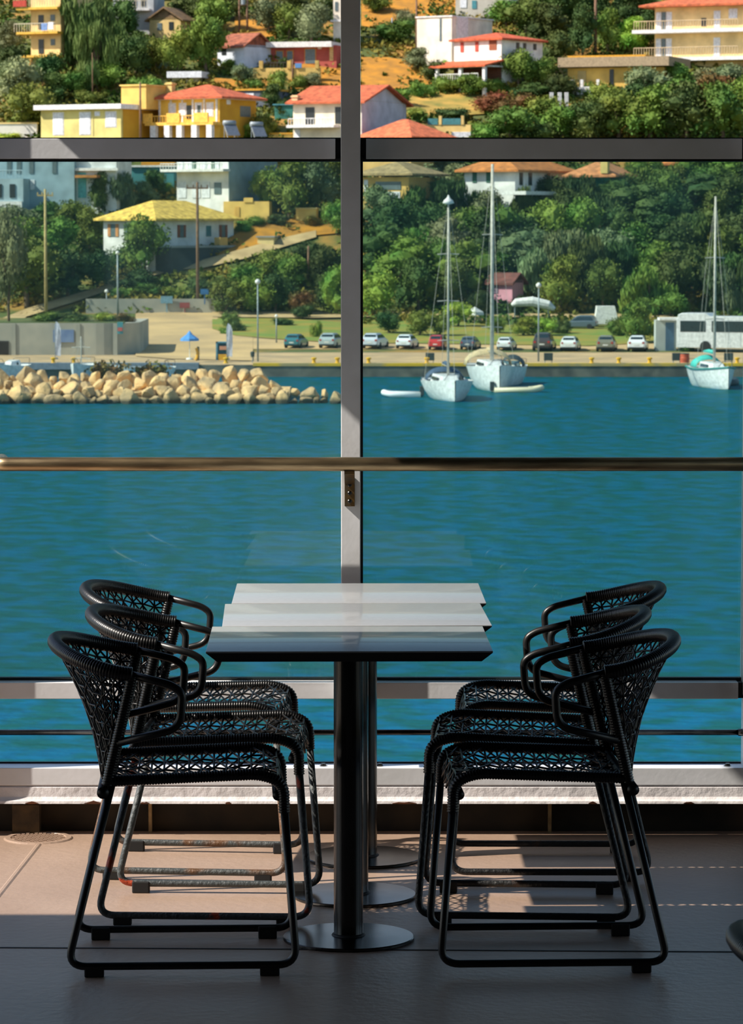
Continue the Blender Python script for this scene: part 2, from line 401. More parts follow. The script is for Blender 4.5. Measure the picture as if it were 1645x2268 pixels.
def make_chair():
    root = empty('armchair')
    # sled legs
    for s in (-1, 1):
        g = MB(); P = fillet([(-.162,s*YS,.452),(-.268,s*(YS+.002),.025),(.268,s*(YS+.002),.025),(.240,s*YS,.40)], [.045,.045], 8)
        g.tube(P, .0092, 14); lg = g.build('leg', m_tube, root, smooth=True)
        for x in (-.205, .205):
            g = MB(); g.box(x-.023, s*YS-.010, 0, x+.023, s*YS+.010, .031); g.build('rubber_foot', m_foot, lg, bevel=.003)
    g = MB()
    for s in (-1, 1): g.v, g.f = g.v, g.f; wrapped(g, railpath(s), .0138)
    wrapped(g, [Vector((-.170, -YS+.4*YS*k/2, .456-.004*math.sin(PI*k/10))) for k in range(11)], .0125)
    g.build('seat_frame', m_rope, root, smooth=True)
    g = MB(); g.tube([(-.182,-YS-.014,.436),(-.182,YS+.014,.436)], .014, 14); g.build('crossbar', m_tube, root, smooth=True)
    g = MB(); g.tube([(.225,-YS,.425),(.225,YS,.425)], .0125, 14); g.build('crossbar', m_tube, root, smooth=True)
    g = MB(); wrapped(g, [hoop(k/60) for k in range(61)], .0172, n=12); g.build('back_rim', m_rope, root, smooth=True)
    for s in (-1, 1):
        g = MB(); wrapped(g, [Vector((-.172,s*YS,.452)).lerp(Vector((-.112,s*.236,.712)), k/10) for k in range(11)], .0142)
        g.build('back_post', m_rope, root, smooth=True)
    for s in (-1, 1):
        g = MB(); y = s*.236
        P = fillet([(-.116,y,.714),(-.022,y+s*.004,.690),(.004,y+s*.004,.672),(-.002,y+s*.002,.588),(-.148,s*.226,.553)], [.03,.035,.035], 7)
        g.tube(P, .0095, 12); g.build('armrest', m_tube, root, smooth=True)
    g = MB(); weave(g, seatsurf, 14, 6, .0027, Vector((0,0,.0022))); g.build('seat_weave', m_rope, root, smooth=True)
    g = MB(); weave(g, backsurf, 17, 8, .0026, Vector((.0018,0,.001))); g.build('back_weave', m_rope, root, smooth=True)
    return root
CH = make_chair()
def chair(i, x, y, rz, label, legm=None, grp=None, lost=None):
    o = CH if i == 0 else copy_tree(CH)
    if lost:       # rubber feet that have come off
        for c_ in [q for l in o.children for q in l.children]:
            xm = sum(v.co.x for v in c_.data.vertices)/len(c_.data.vertices); ym = sum(v.co.y for v in c_.data.vertices)
            if (lost == 'front' and xm > 0): bpy.data.objects.remove(c_)
    o.location = (x, y, 0); o.rotation_euler = (0,0,rz)
    tag(o, label, 'chair', grp)
    if legm:
        for c_ in o.children:
            if c_.name.startswith('leg') and c_.type == 'MESH':
                c_.material_slots[0].link = 'OBJECT'; c_.material_slots[0].material = legm
    return o
GL, GR = 'black woven armchairs left of the tables', 'black woven armchairs right of the tables'
chair(0, -.452, 8.215, R(2.4), 'nearest black woven armchair left of the tables, legs fully in shade', None, GL)
chair(1, -.411, 8.80, R(-2.5), 'middle black woven armchair on the left, orange primer patches on its legs', m_t_or, GL)
chair(2, -.475, 9.40, R(-5.2), 'left black woven armchair nearest the window, skids brown with rust', m_t_ru, GL)
chair(3, .42, 8.245, PI+R(2.6), 'nearest black woven armchair right of the tables', None, GR, lost='front')
chair(4, .395, 8.80, PI-R(3.3), 'middle black woven armchair of the three right of the tables', m_t_sp, GR)
chair(5, .483, 9.395, PI-R(.8), 'right black woven armchair nearest the window', m_t_sp, GR, lost='front')
p = onz(1612, 2085, .766)
chair(6, p.x+.318, p.y, R(4), 'black woven armchair in the near right corner, only its rim showing', None, None)

# ================================================================== the bay
m_sea = bpy.data.materials.new('sea_water'); m_sea.use_nodes = True; n = m_sea.node_tree; b = n.nodes['Principled BSDF']
b.inputs['Roughness'].default_value = .22; b.inputs['IOR'].default_value = 1.33; b.inputs['Specular IOR Level'].default_value = .07
tc = n.nodes.new('ShaderNodeTexCoord')
def nz(scale, st, det=4):
    mp = n.nodes.new('ShaderNodeMapping'); mp.inputs['Scale'].default_value = st
    a = n.nodes.new('ShaderNodeTexNoise'); a.inputs['Scale'].default_value = scale; a.inputs['Detail'].default_value = det
    n.links.new(tc.outputs['Object'], mp.inputs[0]); n.links.new(mp.outputs[0], a.inputs['Vector']); return a
a = nz(.8, (1,.8,1), 5)
rp = n.nodes.new('ShaderNodeValToRGB'); rp.color_ramp.elements[0].position = .42; rp.color_ramp.elements[1].position = .60
rp.color_ramp.elements[0].color = (*lin((5,72,72)), 1); rp.color_ramp.elements[1].color = (*lin((0,80,110)), 1)
n.links.new(a.outputs['Fac'], rp.inputs[0]); n.links.new(rp.outputs[0], b.inputs['Base Color'])
w1 = nz(1.3, (.6,1,1), 6); w2 = nz(.25, (.5,1,1), 3)
ad = n.nodes.new('ShaderNodeMath'); ad.operation = 'ADD'; n.links.new(w1.outputs['Fac'], ad.inputs[0]); n.links.new(w2.outputs['Fac'], ad.inputs[1])
bp = n.nodes.new('ShaderNodeBump'); bp.inputs['Strength'].default_value = .9; bp.inputs['Distance'].default_value = .30
n.links.new(ad.outputs[0], bp.inputs['Height']); n.links.new(bp.outputs[0], b.inputs['Normal'])
di = n.nodes.new('ShaderNodeBsdfDiffuse'); gs = n.nodes.new('ShaderNodeBsdfGlossy'); gs.inputs['Roughness'].default_value = .16; gs.inputs['Color'].default_value = (.55,.95,1,1)
ms = n.nodes.new('ShaderNodeMixShader'); ms.inputs[0].default_value = .13
n.links.new(rp.outputs[0], di.inputs[0]); n.links.new(bp.outputs[0], di.inputs['Normal']); n.links.new(bp.outputs[0], gs.inputs['Normal'])
n.links.new(di.outputs[0], ms.inputs[1]); n.links.new(gs.outputs[0], ms.inputs[2]); n.links.new(ms.outputs[0], n.nodes['Material Output'].inputs[0]); n.nodes.remove(b)
g = MB(); g.add([(-160,30,WATER),(160,30,WATER),(160,QY+.5,WATER),(-160,QY+.5,WATER)], [(0,1,2,3)])
tag(g.build('sea', m_sea), kind='structure')

# ---- ground of the far shore
m_asph = mat('quay_concrete', (196,164,120), .9, c2=(160,136,104), scale=.35, detail=7)
m_hill = mat('dry_hillside', (156,118,52), .95, c2=(78,90,38), scale=.16, detail=9, lo=.38, hi=.5)
m_ochre = mat('ochre_grass', (186,128,34), .95, c2=(146,104,38), scale=.6, detail=9)
m_grass = mat('green_grass', (104,128,44), .95, c2=(150,130,48), scale=.25, detail=8)
m_road = mat('pale_road', (196,168,120), .9, c2=(168,142,100), scale=.5)
m_gravel = mat('sandy_lot', (205,170,118), .95, c2=(172,144,104), scale=.16, detail=8)
m_quayw = mat('quay_wall_concrete', (118,114,102), .9, c2=(74,76,72), scale=.8, detail=8)
m_yel = mat('yellow_kerb_paint', (232,178,20), .7, c2=(196,150,40), scale=1.2, detail=6)
m_kerb = mat('pale_kerb', (200,184,140), .9)
g = MB(); NX, NY = 60, 120
for j in range(NY+1):
    y = 300+j*1.75
    for i in range(NX+1):
        x = -75+i*2.5; g.v.append((x, y, terr(x, y)))
for j in range(NY):
    for i in range(NX):
        o_ = j*(NX+1)+i; g.f.append((o_, o_+1, o_+NX+2, o_+NX+1))
o = g.build('hillside', m_hill, smooth=True); S(o)
g = MB(); g.box(-75, QY+.25, -14, 75, 300.2, QZ); S(g.build('quay_apron', m_asph))
g = MB(); g.box(-75, QY, -14, 75, QY+.25, QZ-.02); S(g.build('quay_wall', m_quayw))
g = MB(); x0 = pt(560,808,QY).x; g.box(x0, QY-.06, QZ-.1, 75, QY+.7, QZ+.13); S(g.build('quay_kerb', mat('kerb_patchy_yellow', (222,178,40), .8, c2=(170,150,104), scale=.5, detail=6, lo=.45, hi=.6)))
g = MB(); g.box(-75, QY-.3, QZ-.35, pt(440,808,QY).x, QY+.9, QZ+.15); S(g.build('quay_edge_beam', mat('bluish_concrete', (128,138,150), .8)))
def patch(name, rows, m, lift=.12, n=14):
    """ribbon on the ground: rows of (px, top_py, bottom_py)"""
    g = MB(); V = []
    for (a0, t0, b0), (a1, t1, b1) in zip(rows, rows[1:]):
        st = max(1, int(abs(a1-a0)/12))
        for k in range(st+(1 if (a1, t1, b1) == rows[-1] else 0)):
            t = k/st; V.append((a0+(a1-a0)*t, t0+(t1-t0)*t, b0+(b1-b0)*t))
    M = 6
    for px, t_, b_ in V:
        for k in range(M+1):
            p = ground(px, b_+(t_-b_)*k/M); g.v.append((p.x, p.y, p.z+lift))
    for i in range(len(V)-1):
        for k in range(M):
            o_ = i*(M+1)+k; g.f.append((o_, o_+M+1, o_+M+2, o_+1))
    return S(g.build(name, m, smooth=True))
patch('sandy_lot', [(300,695,790),(380,692,796),(480,694,798),(560,735,800)], m_gravel, .06)
patch('parking_strip', [(540,740,774),(756,744,774),(1100,756,774),(1660,760,776)], m_gravel, .04)
patch('ramp_road', [(0,712,745),(60,688,706),(170,655,672),(260,630,642),(380,594,604),(450,580,598),(540,555,578),(640,528,548),(700,515,530)], m_road, .25)
patch('roadside_grass', [(470,708,730),(520,700,745),(600,705,752),(700,712,758),(756,715,762),(900,700,762),(1100,722,765),(1300,722,768),(1470,725,760)], m_grass, .10)
patch('grass_verge', [(380,600,655),(430,605,660),(520,600,680),(700,560,690),(756,555,700)], mat('verge_green', (78,104,44), .95, c2=(120,112,44), scale=.3), .15)
patch('shore_road', [(470,694,706),(700,695,708),(900,695,704),(1100,698,706),(1500,700,712)], m_road, .2)
patch('ochre_slope', [(480,548,590),(560,500,560),(640,490,530),(750,480,520)], m_ochre, .2)
patch('ochre_slope', [(800,130,205),(860,130,205),(915,140,195),(960,170,190)], m_ochre, .2)
patch('ochre_slope', [(800,0,60),(860,0,70),(925,0,60),(1010,0,30)], m_ochre, .2)
patch('ochre_slope', [(640,150,200),(700,140,200),(756,130,200)], m_ochre, .2)
patch('ochre_slope', [(520,40,80),(570,36,90),(610,40,90)], m_ochre, .2)
patch('ochre_slope', [(455,175,198),(540,180,200),(620,180,205)], m_ochre, .2)
patch('garden_ground', [(900,210,265),(1000,205,260),(1080,215,255)], mat('dry_garden', (190,150,70), .95, c2=(110,112,48), scale=.3), .2)

# ================================================================== buildings
HW = {}
def hm(c, c2=None): 
    k = 'wall_paint_%d_%d_%d' % c
    return mat(k, c, .85, c2=c2, scale=.6)
def rm(c): c = (c[0]-4, c[1]+10, c[2]+4); return mat('roof_tile_%d_%d_%d' % c, c, .85, c2=tuple(v*.72 for v in c), scale=1.8, detail=5, stretch=(1,1,1), bump=.12, bscale=9)
m_wdark = mat('dark_window', (40,46,48), .35)
m_wmid = mat('grey_window', (96,112,116), .35)
m_pwhite = mat('white_plaster', (236,234,230), .8)
m_shut = mat('brown_shutter', (150,84,54), .8)
m_shutg = mat('green_shutter', (60,104,86), .8)
m_bwhite = mat('white_door', (232,234,238), .6)
m_rail_ = mat('pale_railing', (206,196,170), .7)
KM = dict(dark=m_wdark, mid=m_wmid, white=m_bwhite, brown=m_shut, green=m_shutg)
class House:
    def __init__(s, name, label, cat, cx, lx, rx, base, eave, yaw, wall, L2=None, D=None, down=2.5, group=None, L1=None, K=None):
        s.a = R(yaw); y0 = ground(cx, base).y
        if K is not None: pass
        elif L2 is not None and L2 < 1.6: K = .5
        else: K = min(9, .85*max((cx-lx)*mpp(y0)*math.tan(s.a), (rx-cx)*mpp(y0)/max(.3, math.tan(s.a)) if rx-cx > 40 else 0))
        s.y = D or y0-K; down = 1+.42*K
        s.m = mpp(s.y)
        s.cx = cx; s.zb = pt(cx, base, s.y).z-down; s.ze = pt(cx, eave, s.y).z
        s.c = Vector((pt(cx, base, s.y).x, s.y, 0))
        s.dl = Vector((-math.cos(s.a), math.sin(s.a), 0)); s.dr = Vector((math.sin(s.a), math.cos(s.a), 0))
        s.L1 = L1 or (cx-lx)*s.m/math.cos(s.a); s.L2 = L2 or max(.1, (rx-cx)*s.m/max(.02, math.sin(s.a)))
        s.e = empty(name, (s.c.x, s.c.y, s.zb)); tag(s.e, label, cat, group)
        if wall:
            s.block(0, 0, s.L1, s.L2, s.zb, s.ze, hm(wall), 'wall')
    def P(s, u, v, z): return s.c+s.dl*u+s.dr*v+Vector((0,0,z))
    def fin(s, g, nm, m, **k):
        o = s.e.location; g.v = [(a-o.x, b-o.y, c_-o.z) for a, b, c_ in g.v]
        par = k.pop('parent', s.e)
        return g.build(nm, m, par, **k)
    def block(s, u0, v0, u1, v1, z0, z1, m, nm, par=None):
        g = MB(); g.hexa([s.P(u0,v0,z0), s.P(u1,v0,z0), s.P(u1,v1,z0), s.P(u0,v1,z0), s.P(u0,v0,z1), s.P(u1,v0,z1), s.P(u1,v1,z1), s.P(u0,v1,z1)])
        return s.fin(g, nm, m, parent=par or s.e)
    def z(s, py): return pt(s.cx, py, s.y).z
    def uL(s, px): return (s.cx-px)*s.m/math.cos(s.a)
    def vR(s, px): return (px-s.cx)*s.m/max(.02, math.sin(s.a))
    def win(s, face, x0, y0, x1, y1, kind='dark', nm='window', shut=None, frame=None):
        """x,y given in picture pixels of that face; built as a shallow box on the wall"""
        m = KM.get(kind, kind); t = .07
        def bx(a0, a1, b0, b1, d0, d1, mm, name, par=None):
            if face == 'L': return s.block(s.uL(a1), -d1, s.uL(a0), -d0, s.z(b1), s.z(b0), mm, name, par)
            return s.block(-d1, s.vR(a0), -d0, s.vR(a1), s.z(b1), s.z(b0), mm, name, par)
        w = bx(x0, x1, y0, y1, -.05, t, m, nm)
        if frame: bx(x0-2, x1+2, y0-2, y1+2, -.05, t*.4, frame, 'frame', w)
        if shut:
            ww = (x1-x0)*.55
            bx(x0-ww, x0, y0, y1, -.02, t*1.4, shut, 'shutter', w); bx(x1, x1+ww, y0, y1, -.02, t*1.4, shut, 'shutter', w)
        return w
    def slab(s, y0, y1, o=.5, m=None, nm='roof', u0=0, u1=None, v0=0, v1=None, of=None):
        of = o if of is None else of
        return s.block(u0-o, v0-of, (u1 if u1 is not None else s.L1)+o, (v1 if v1 is not None else s.L2)+o, s.z(y1), s.z(y0), m or m_pwhite, nm)
    def hip(s, apex, col, o=.6, eave=None, ridge=None, u0=0, u1=None, v0=0, v1=None, nm='roof'):
        ze = s.z(eave) if eave else s.ze; za = s.z(apex)
        u1 = s.L1 if u1 is None else u1; v1 = s.L2 if v1 is None else v1
        a, b_, c_, d = u0-o, u1+o, v0-o, v1+o; mu, mv = (a+b_)/2, (c_+d)/2
        W, D_ = b_-a, d-c_
        k = min(W, D_)/2
        if ridge is not None: k = ridge
        r0, r1 = ((a+k, mv), (b_-k, mv)) if W >= D_ else ((mu, c_+k), (mu, d-k))
        g = MB(); t = .22
        V = [s.P(a,c_,ze-t),s.P(b_,c_,ze-t),s.P(b_,d,ze-t),s.P(a,d,ze-t),s.P(a,c_,ze),s.P(b_,c_,ze),s.P(b_,d,ze),s.P(a,d,ze),s.P(r0[0],r0[1],za),s.P(r1[0],r1[1],za)]
        if W >= D_: f = [(0,3,2,1),(0,1,5,4),(1,2,6,5),(2,3,7,6),(3,0,4,7),(4,5,9,8),(6,7,8,9),(5,6,9),(7,4,8)]
        else: f = [(0,3,2,1),(0,1,5,4),(1,2,6,5),(2,3,7,6),(3,0,4,7),(4,5,8),(5,6,9,8),(6,7,9),(7,4,8,9)]
        g.add(V, f); return s.fin(g, nm, rm(col))
    def gable(s, apex, col, axis='u', o=.5, eave=None, wallm=None):
        ze = s.z(eave) if eave else s.ze; za = s.z(apex); t = .2
        g = MB(); L1, L2 = s.L1, s.L2
        if axis == 'u':
            q = lambda u, v, z: s.P(u, v, z); A, B = L1, L2
        else:
            q = lambda u, v, z: s.P(v, u, z); A, B = L2, L1
        k = (za-ze)/(B/2)*o
        for sg in (0, 1):
            v0 = -o if sg == 0 else B+o
            P = [q(-o,v0,ze-k),q(A+o,v0,ze-k),q(A+o,B/2,za),q(-o,B/2,za)]
            g.hexa([p-Vector((0,0,t)) for p in P]+P)
        r = s.fin(g, 'roof', rm(col))
        g = MB(); g.add([q(0,0,ze-.3),q(0,B,ze-.3),q(0,B/2,za-t),q(A,0,ze-.3),q(A,B,ze-.3),q(A,B/2,za-t)], [(0,1,2),(3,5,4),(0,2,5,3),(1,4,5,2)])
        s.fin(g, 'gable', wallm or s.e.children[0].data.materials[0]); return r
    def railing(s, x0, x1, y0, y1, d, m=None, n=None):
        """balcony railing in front of the L face: bars and hand rail"""
        g = MB(); u0, u1 = s.uL(x1), s.uL(x0); zb, zt = s.z(y1), s.z(y0)
        n = n or max(4, int(abs(u1-u0)/.35))
        for k in range(n+1):
            u = u0+(u1-u0)*k/n; a = s.P(u,-d,zb); c_ = s.P(u,-d,zt); g.tube([a, c_], .035, 4)
        g.tube([s.P(u0,-d,zt), s.P(u1,-d,zt)], .05, 4)
        return s.fin(g, 'railing', m or m_rail_)
    def chimney(s, x, y0, y1, w=.6, u=None, v=.6, col=(222,196,120)):
        uu = s.uL(x) if u is None else u
        g = MB()
        for (a, b_, z0, z1) in ((w/2, w/2, s.z(y1), s.z(y0)), (w*.65, w*.65, s.z(y0)-.25, s.z(y0)-.1)):
            g.hexa([s.P(uu-a,v-b_,z0),s.P(uu+a,v-b_,z0),s.P(uu+a,v+b_,z0),s.P(uu-a,v+b_,z0),s.P(uu-a,v-b_,z1),s.P(uu+a,v-b_,z1),s.P(uu+a,v+b_,z1),s.P(uu-a,v+b_,z1)])
        return s.fin(g, 'chimney', hm(col))

m_ochw = mat('ochre_shade_and_arch', (206,158,40), .85, c2=(190,140,34), scale=.5)  # shade of right-hand house sides put into the ochre; arches share it
# --- top row, left
h = House('apartment_house', 'yellow apartment house with balconies and a laundry line, top left corner', 'building', 135, 66, 160, 148, -30, 26, (232,204,140), L2=8)
for y0 in (16, 70, 122): h.block(-.3, -1.3, h.L1+1.3, .1, h.z(y0+5), h.z(y0), mat('yellow_slab', (226,180,70), .8), 'balcony')
for y0 in (52, -4): h.railing(40, 134, y0, y0+18, 1.25)
for y0 in (32, 86): h.win('L', 84, y0, 96, y0+32, 'dark'); h.win('L', 112, y0, 122, y0+14, 'mid')
g = h.block(h.uL(70), -1.5, h.uL(40), -1.3, h.z(14), h.z(0), mat('red_awning', (178,60,44), .8), 'awning')
g = h.block(h.uL(118), -1.45, h.uL(104), -1.35, h.z(68), h.z(52), mat('blue_laundry', (120,150,200), .8), 'laundry')
g = h.block(h.uL(132), -1.45, h.uL(120), -1.35, h.z(66), h.z(50), m_bwhite, 'laundry')
h = House('cottage', 'small ochre cottage with low gabled tile roof among the trees, top left', 'building', 400, 330, 420, 84, 38, 20, (214,184,120), L2=7)
h.gable(14, (140,98,70), 'v'); h.win('L', 374, 48, 384, 66, 'dark'); h.win('L', 348, 50, 358, 66, 'mid')
h = House('apartment_house', 'pale building with balcony railings at the top edge above the cottage', 'building', 340, 250, 400, 30, -40, 10, (180,184,186), L2=6)
h.railing(262, 330, 2, 20, 1.0); h.block(h.uL(335), -1.1, h.uL(255), .1, h.z(24), h.z(20), m_pwhite, 'balcony'); h.win('L', 290, -6, 302, 14, 'dark'); h.win('L', 312, -6, 322, 14, 'dark')
h = House('cottage', 'small grey white house with dark red tile roof left of the red villa', 'building', 540, 480, 600, 138, 98, 38, (212,220,230))
h.gable(70, (168,84,62), 'u', .4); h.win('L', 490, 104, 500, 120, 'dark')
h = House('villa', 'dark red villa with flat white roof slab and stone terrace wall', 'building', 745, 590, 850, 142, 100, 14, (176,84,72), L2=12, K=2)
h.slab(92, 104, .9, nm='roof_slab', u0=h.uL(722)); 
h.win('L', 612, 112, 626, 130, 'mid', frame=mat('orange_trim', (208,140,60), .8)); h.win('L', 636, 112, 648, 138, 'mid', nm='door', frame=MATS['orange_trim']); h.win('L', 676, 108, 698, 140, 'mid', nm='door', frame=MATS['orange_trim'])
h.win('L', 704, 104, 712, 108, 'white', nm='vent'); h.win('L', 730, 104, 738, 134, mat('pale_stone', (214,180,120), .9), nm='pilaster')
h.block(h.uL(598), -.25, h.uL(590), .2, h.zb, h.z(104), m_pwhite, 'porch_post')
m_stone = mat('yellow_stone', (216,184,104), .95, c2=(176,144,78), scale=1.1, detail=6, bump=.6, bscale=3)
h = House('terrace_wall', 'long yellow stone terrace wall below the dark red villa', 'wall', 708, 560, 760, 182, 150, 8, (216,184,104), L2=1.0)
for x in (578, 640, 702): h.block(h.uL(x+4), -.15, h.uL(x-4), .5, h.z(152), h.z(134), m_stone, 'pillar')
h.railing(584, 634, 138, 149, -.3, mat('dark_iron', (50,48,46), .6))
h.block(h.uL(668), -.2, h.uL(654), .1, h.z(150), h.z(140), mat('blue_board', (96,150,206), .7), 'board')
h = House('white_tower_house', 'tall white building standing just left of the window post at the top', 'building', 762, 738, 790, 98, -30, 10, (238,226,206), L2=4)
h.slab(44, 48, .3, nm='ledge', m=m_pwhite); h.win('L', 742, 4, 748, 24, 'mid')
# --- top row, right
h = House('retaining_house', 'blank white retaining building above the red roofed white house', 'building', 1000, 924, 1080, 118, 36, 32, (244,234,214), L2=10)
h.slab(34, 37, .15); h.block(-.3, h.L2*.1, .1, h.L2*.35, h.z(100), h.z(36), m_pwhite, 'buttress'); h.win('L', 1000-26, 40, 1000-22, 90, 'mid', nm='drainpipe')
h = House('rubble_terrace', 'pale rubble terrace with grey house wall at the top edge', 'building', 1130, 1010, 1150, 34, -30, 12, (196,190,176), L2=6)
h.win('L', 1020, -20, 1034, 16, 'white', nm='door'); h.win('L', 1046, 0, 1056, 18, mat('teal_paint', (70,140,150), .7), nm='door')
h = House('white_house', 'white two storey house with red tile roof and tiled porch', 'building', 1110, 1008, 1206, 168, 84, 40, (246,240,230))
h.hip(67, (210,84,50), .5)
for x in (1022, 1054): h.win('L', x, 90, x+7, 112, mat('red_shutter', (190,80,62), .8))
h.win('L', 1084, 88, 1100, 110, 'brown')
for x in (1144, 1160, 1184): h.win('R', x, 92, x+7, 106, 'dark')
h.block(-.2, -3.4, h.L1+.8, .1, h.z(149), h.z(146), m_pwhite, 'porch_beam')
g = MB(); a0, a1 = -.4, h.L1+1.1
P = [h.P(a0,-3.8,h.z(146)),h.P(a1,-3.8,h.z(146)),h.P(a1,.05,h.z(132)),h.P(a0,.05,h.z(132))]
g.hexa([p-Vector((0,0,.2)) for p in P]+P); h.fin(g, 'porch_roof', rm((216,92,52)))
for u in (0, h.L1*.5, h.L1): h.block(u-.2, -3.5, u+.2, -3.1, h.zb, h.z(148), m_pwhite, 'porch_post')
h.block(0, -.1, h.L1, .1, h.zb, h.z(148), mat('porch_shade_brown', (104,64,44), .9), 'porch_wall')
h.railing(1012, 1096, 164, 178, 3.3, m_pwhite)
h = House('apartment_block', 'large cream apartment block with white balcony slabs, top right corner', 'building', 1800, 1463, 1820, 134, 2, 24, (246,214,150), L2=12, down=4)
for y0, xl in ((59,1424), (122,1425)): h.block(-.3, -1.8, h.uL(xl), .1, h.z(y0+8), h.z(y0), m_pwhite, 'balcony')
h.hip(-34, (206,96,60), 1.6, eave=4)
for y0, y1 in ((18,58), (78,124)):
    h.win('L', 1466, y0, 1477, y1, 'white', nm='door'); h.win('L', 1478, y0, 1487, y1, 'mid'); h.win('L', 1488, y0, 1500, y1, 'white', nm='door')
    h.win('L', 1590, y0, 1604, y1, 'white', nm='door'); h.railing(1428, 1650, y0+22, y1+1, 1.7, mat('fine_railing', (214,190,150), .7), 40)
h.win('L', 1622, 14, 1640, 36, 'white'); h.win('L', 1563, 34, 1574, 52, 'dark', nm='cloth')
h = House('flat_house', 'yellow brick flat roofed house half hidden by trees on the right', 'building', 1470, 1262, 1490, 200, 148, 20, (226,184,92), L2=8)
h.slab(125, 146, .9, mat('weathered_roof', (166,146,116), .9), of=1.2)
h.win('L', 1284, 154, 1302, 186, hm((196,170,110)), nm='door'); h.win('L', 1353, 152, 1362, 188, 'dark', nm='door')
h.slab(120, 126, .0, mat('ochre_trim', (214,158,50), .9), 'parapet', u0=h.uL(1430))
h.block(h.uL(1345), -3.0, h.uL(1262), -.02, h.zb, h.z(193), m_pwhite, 'lower_storey')
h.block(h.uL(1345), -3.2, h.uL(1258), -2.7, h.z(198), h.z(192), m_pwhite, 'ledge')
for x in (1288, 1308, 1343): h.block(h.uL(x+3), -3.1, h.uL(x-3), -2.8, h.z(193), h.z(176), m_pwhite, 'post')
for x in (1239, 1254, 1221):
    p = ground(x, 240); g = MB(); g.box(-.22,-.22,-.3,.22,.22,(240-205)*mpp(p.y)); o = g.build('concrete_post', m_pwhite, loc=p); tag(o, 'white concrete pergola post left of the yellow brick house', 'post', 'white pergola posts')
# --- second row
h = House('flat_roof_house', 'long pale yellow house with white flat roof and stair tower', 'building', 268, 82, 352, 306, 238, 28, (222,208,128), L2=12)
h.slab(230, 241, .5, of=.8, u1=h.L1)
for x0, x1, y1 in ((112,134,296),(174,197,296)): h.win('L', x0, 248, x1, y1, 'white', nm='door', frame=m_pwhite)
h.win('L', 234, 248, 256, 280, 'white', frame=m_pwhite); h.win('L', 203, 244, 204.5, 300, hm((232,214,150)), nm='drainpipe')
h.win('L', 208, 246, 220, 256, 'white', nm='air_conditioner')
h.block(-.06, .4, 0, h.L2, h.z(306), h.z(240), m_ochw, 'shade_tinted_side'); h.win('R', 304, 250, 309, 266, 'mid')  # side sheet in darker ochre, painting in the shade it lies in
t = h.block(h.uL(237), 3, h.uL(294), 8.5, h.z(240), h.z(186), hm((228,186,96)), 'stair_tower')
h.block(h.uL(235), 2.8, h.uL(296), 8.7, h.z(188), h.z(185), hm((236,200,110)), 'tower_cap')
h = House('yellow_villa', 'yellow two storey villa with red hipped roof and rounded balconies', 'building', 486, 347, 562, 306, 214, 30, (240,196,84))
h.hip(183, (208,92,58), 1.0, ridge=None)
h.slab(213, 219, .8, m_pwhite, 'cornice')
h.block(-.05, .1, 0, h.L2, h.zb, h.z(219), m_ochw, 'shade_tinted_side')  # ochre sheet stands for the shade on the villa's right side
for x in (372, 396, 432, 458): h.win('L', x, 228, x+13, 256, 'white', frame=m_pwhite)
h.win('L', 412, 232, 424, 262, 'dark', nm='door'); h.win('L', 436, 232, 444, 254, 'green')
h.win('R', 528, 232, 550, 256, 'mid'); h.win('R', 500, 220, 508, 230, 'white')
m_bal = mat('balcony_yellow', (250,196,84), .8)
h.block(-.2, -1.7, h.L1+.8, .05, h.z(277), h.z(270), m_bal, 'balcony'); 
for x0, x1 in ((330,350),(384,414),(446,478)): h.block(h.uL(x1), -1.75, h.uL(x0), -1.5, h.z(272), h.z(250), m_bal, 'parapet')
h.railing(350, 446, 256, 270, 1.6, m_bal)
for x in (352, 384, 412, 446, 480): h.block(h.uL(x+6), -1.7, h.uL(x-6), -1.1, h.zb, h.z(277), m_pwhite, 'column')
for x in (364, 398, 430, 462): h.win('L', x-9, 282, x+9, 306, m_ochw, nm='arch')
for x in (350, 376, 402, 426, 452, 480): h.block(h.uL(x+2), -.1, h.uL(x-2), .05, h.z(270), h.z(219), m_pwhite, 'pilaster')
h.chimney(353, 178, 214, .8, v=2)
h = House('cream_house', 'cream two storey house with orange red roof and shade-greyed gable wall', 'building', 800, 648, 900, 308, 221, 24, (244,230,200))
h.gable(183, (206,92,58), 'u', .7, wallm=hm((196,196,206)))
h.block(-.06, 0, 0, h.L2, h.zb, h.z(222), hm((196,196,206)), 'shade_tinted_side')  # gable and side greyed to carry the shade of that end
for x in (676, 742): h.win('L', x, 236, x+20, 274, 'dark', nm='door')
h.block(h.uL(752), -1.6, h.uL(646), .05, h.z(282), h.z(276), m_pwhite, 'balcony'); h.railing(650, 750, 262, 276, 1.5, m_pwhite)
h.win('L', 652, 284, 664, 306, 'white', nm='door')
h.chimney(650, 208, 224, .7, v=.5, col=(240,200,150))
h = House('garden_house', 'low house under an orange pyramid roof right of the shade-greyed gable', 'building', 910, 796, 1000, 320, 302, 42, (220,180,110), K=14)
h.hip(261, (214,104,68), .6); h.win('L', 876, 300, 884, 310, 'dark')
h = House('garden_wall', 'yellow garden wall with turquoise panels beside the pyramid roof', 'wall', 1042, 925, 1050, 306, 276, 10, (240,206,130), L2=.6)
for x0, x1 in ((948,970),(980,1020)): h.win('L', x0, 262, x1, 276, mat('turquoise_panel', (70,136,140), .6), nm='panel')
for x in (975, 1024): h.block(h.uL(x+3), -.1, h.uL(x-3), .5, h.z(276), h.z(256), hm((240,206,130)), 'pillar')
h.win('L', 1000, 292, 1042, 304, 'white', nm='step')
h = House('garden_shed', 'low yellow shed roof just above the white frame, left of the cream house', 'building', 645, 594, 650, 312, 296, 10, (250,214,120), L2=3); h.slab(294, 297, .2, mat('ochre_trim', (214,158,50), .9))
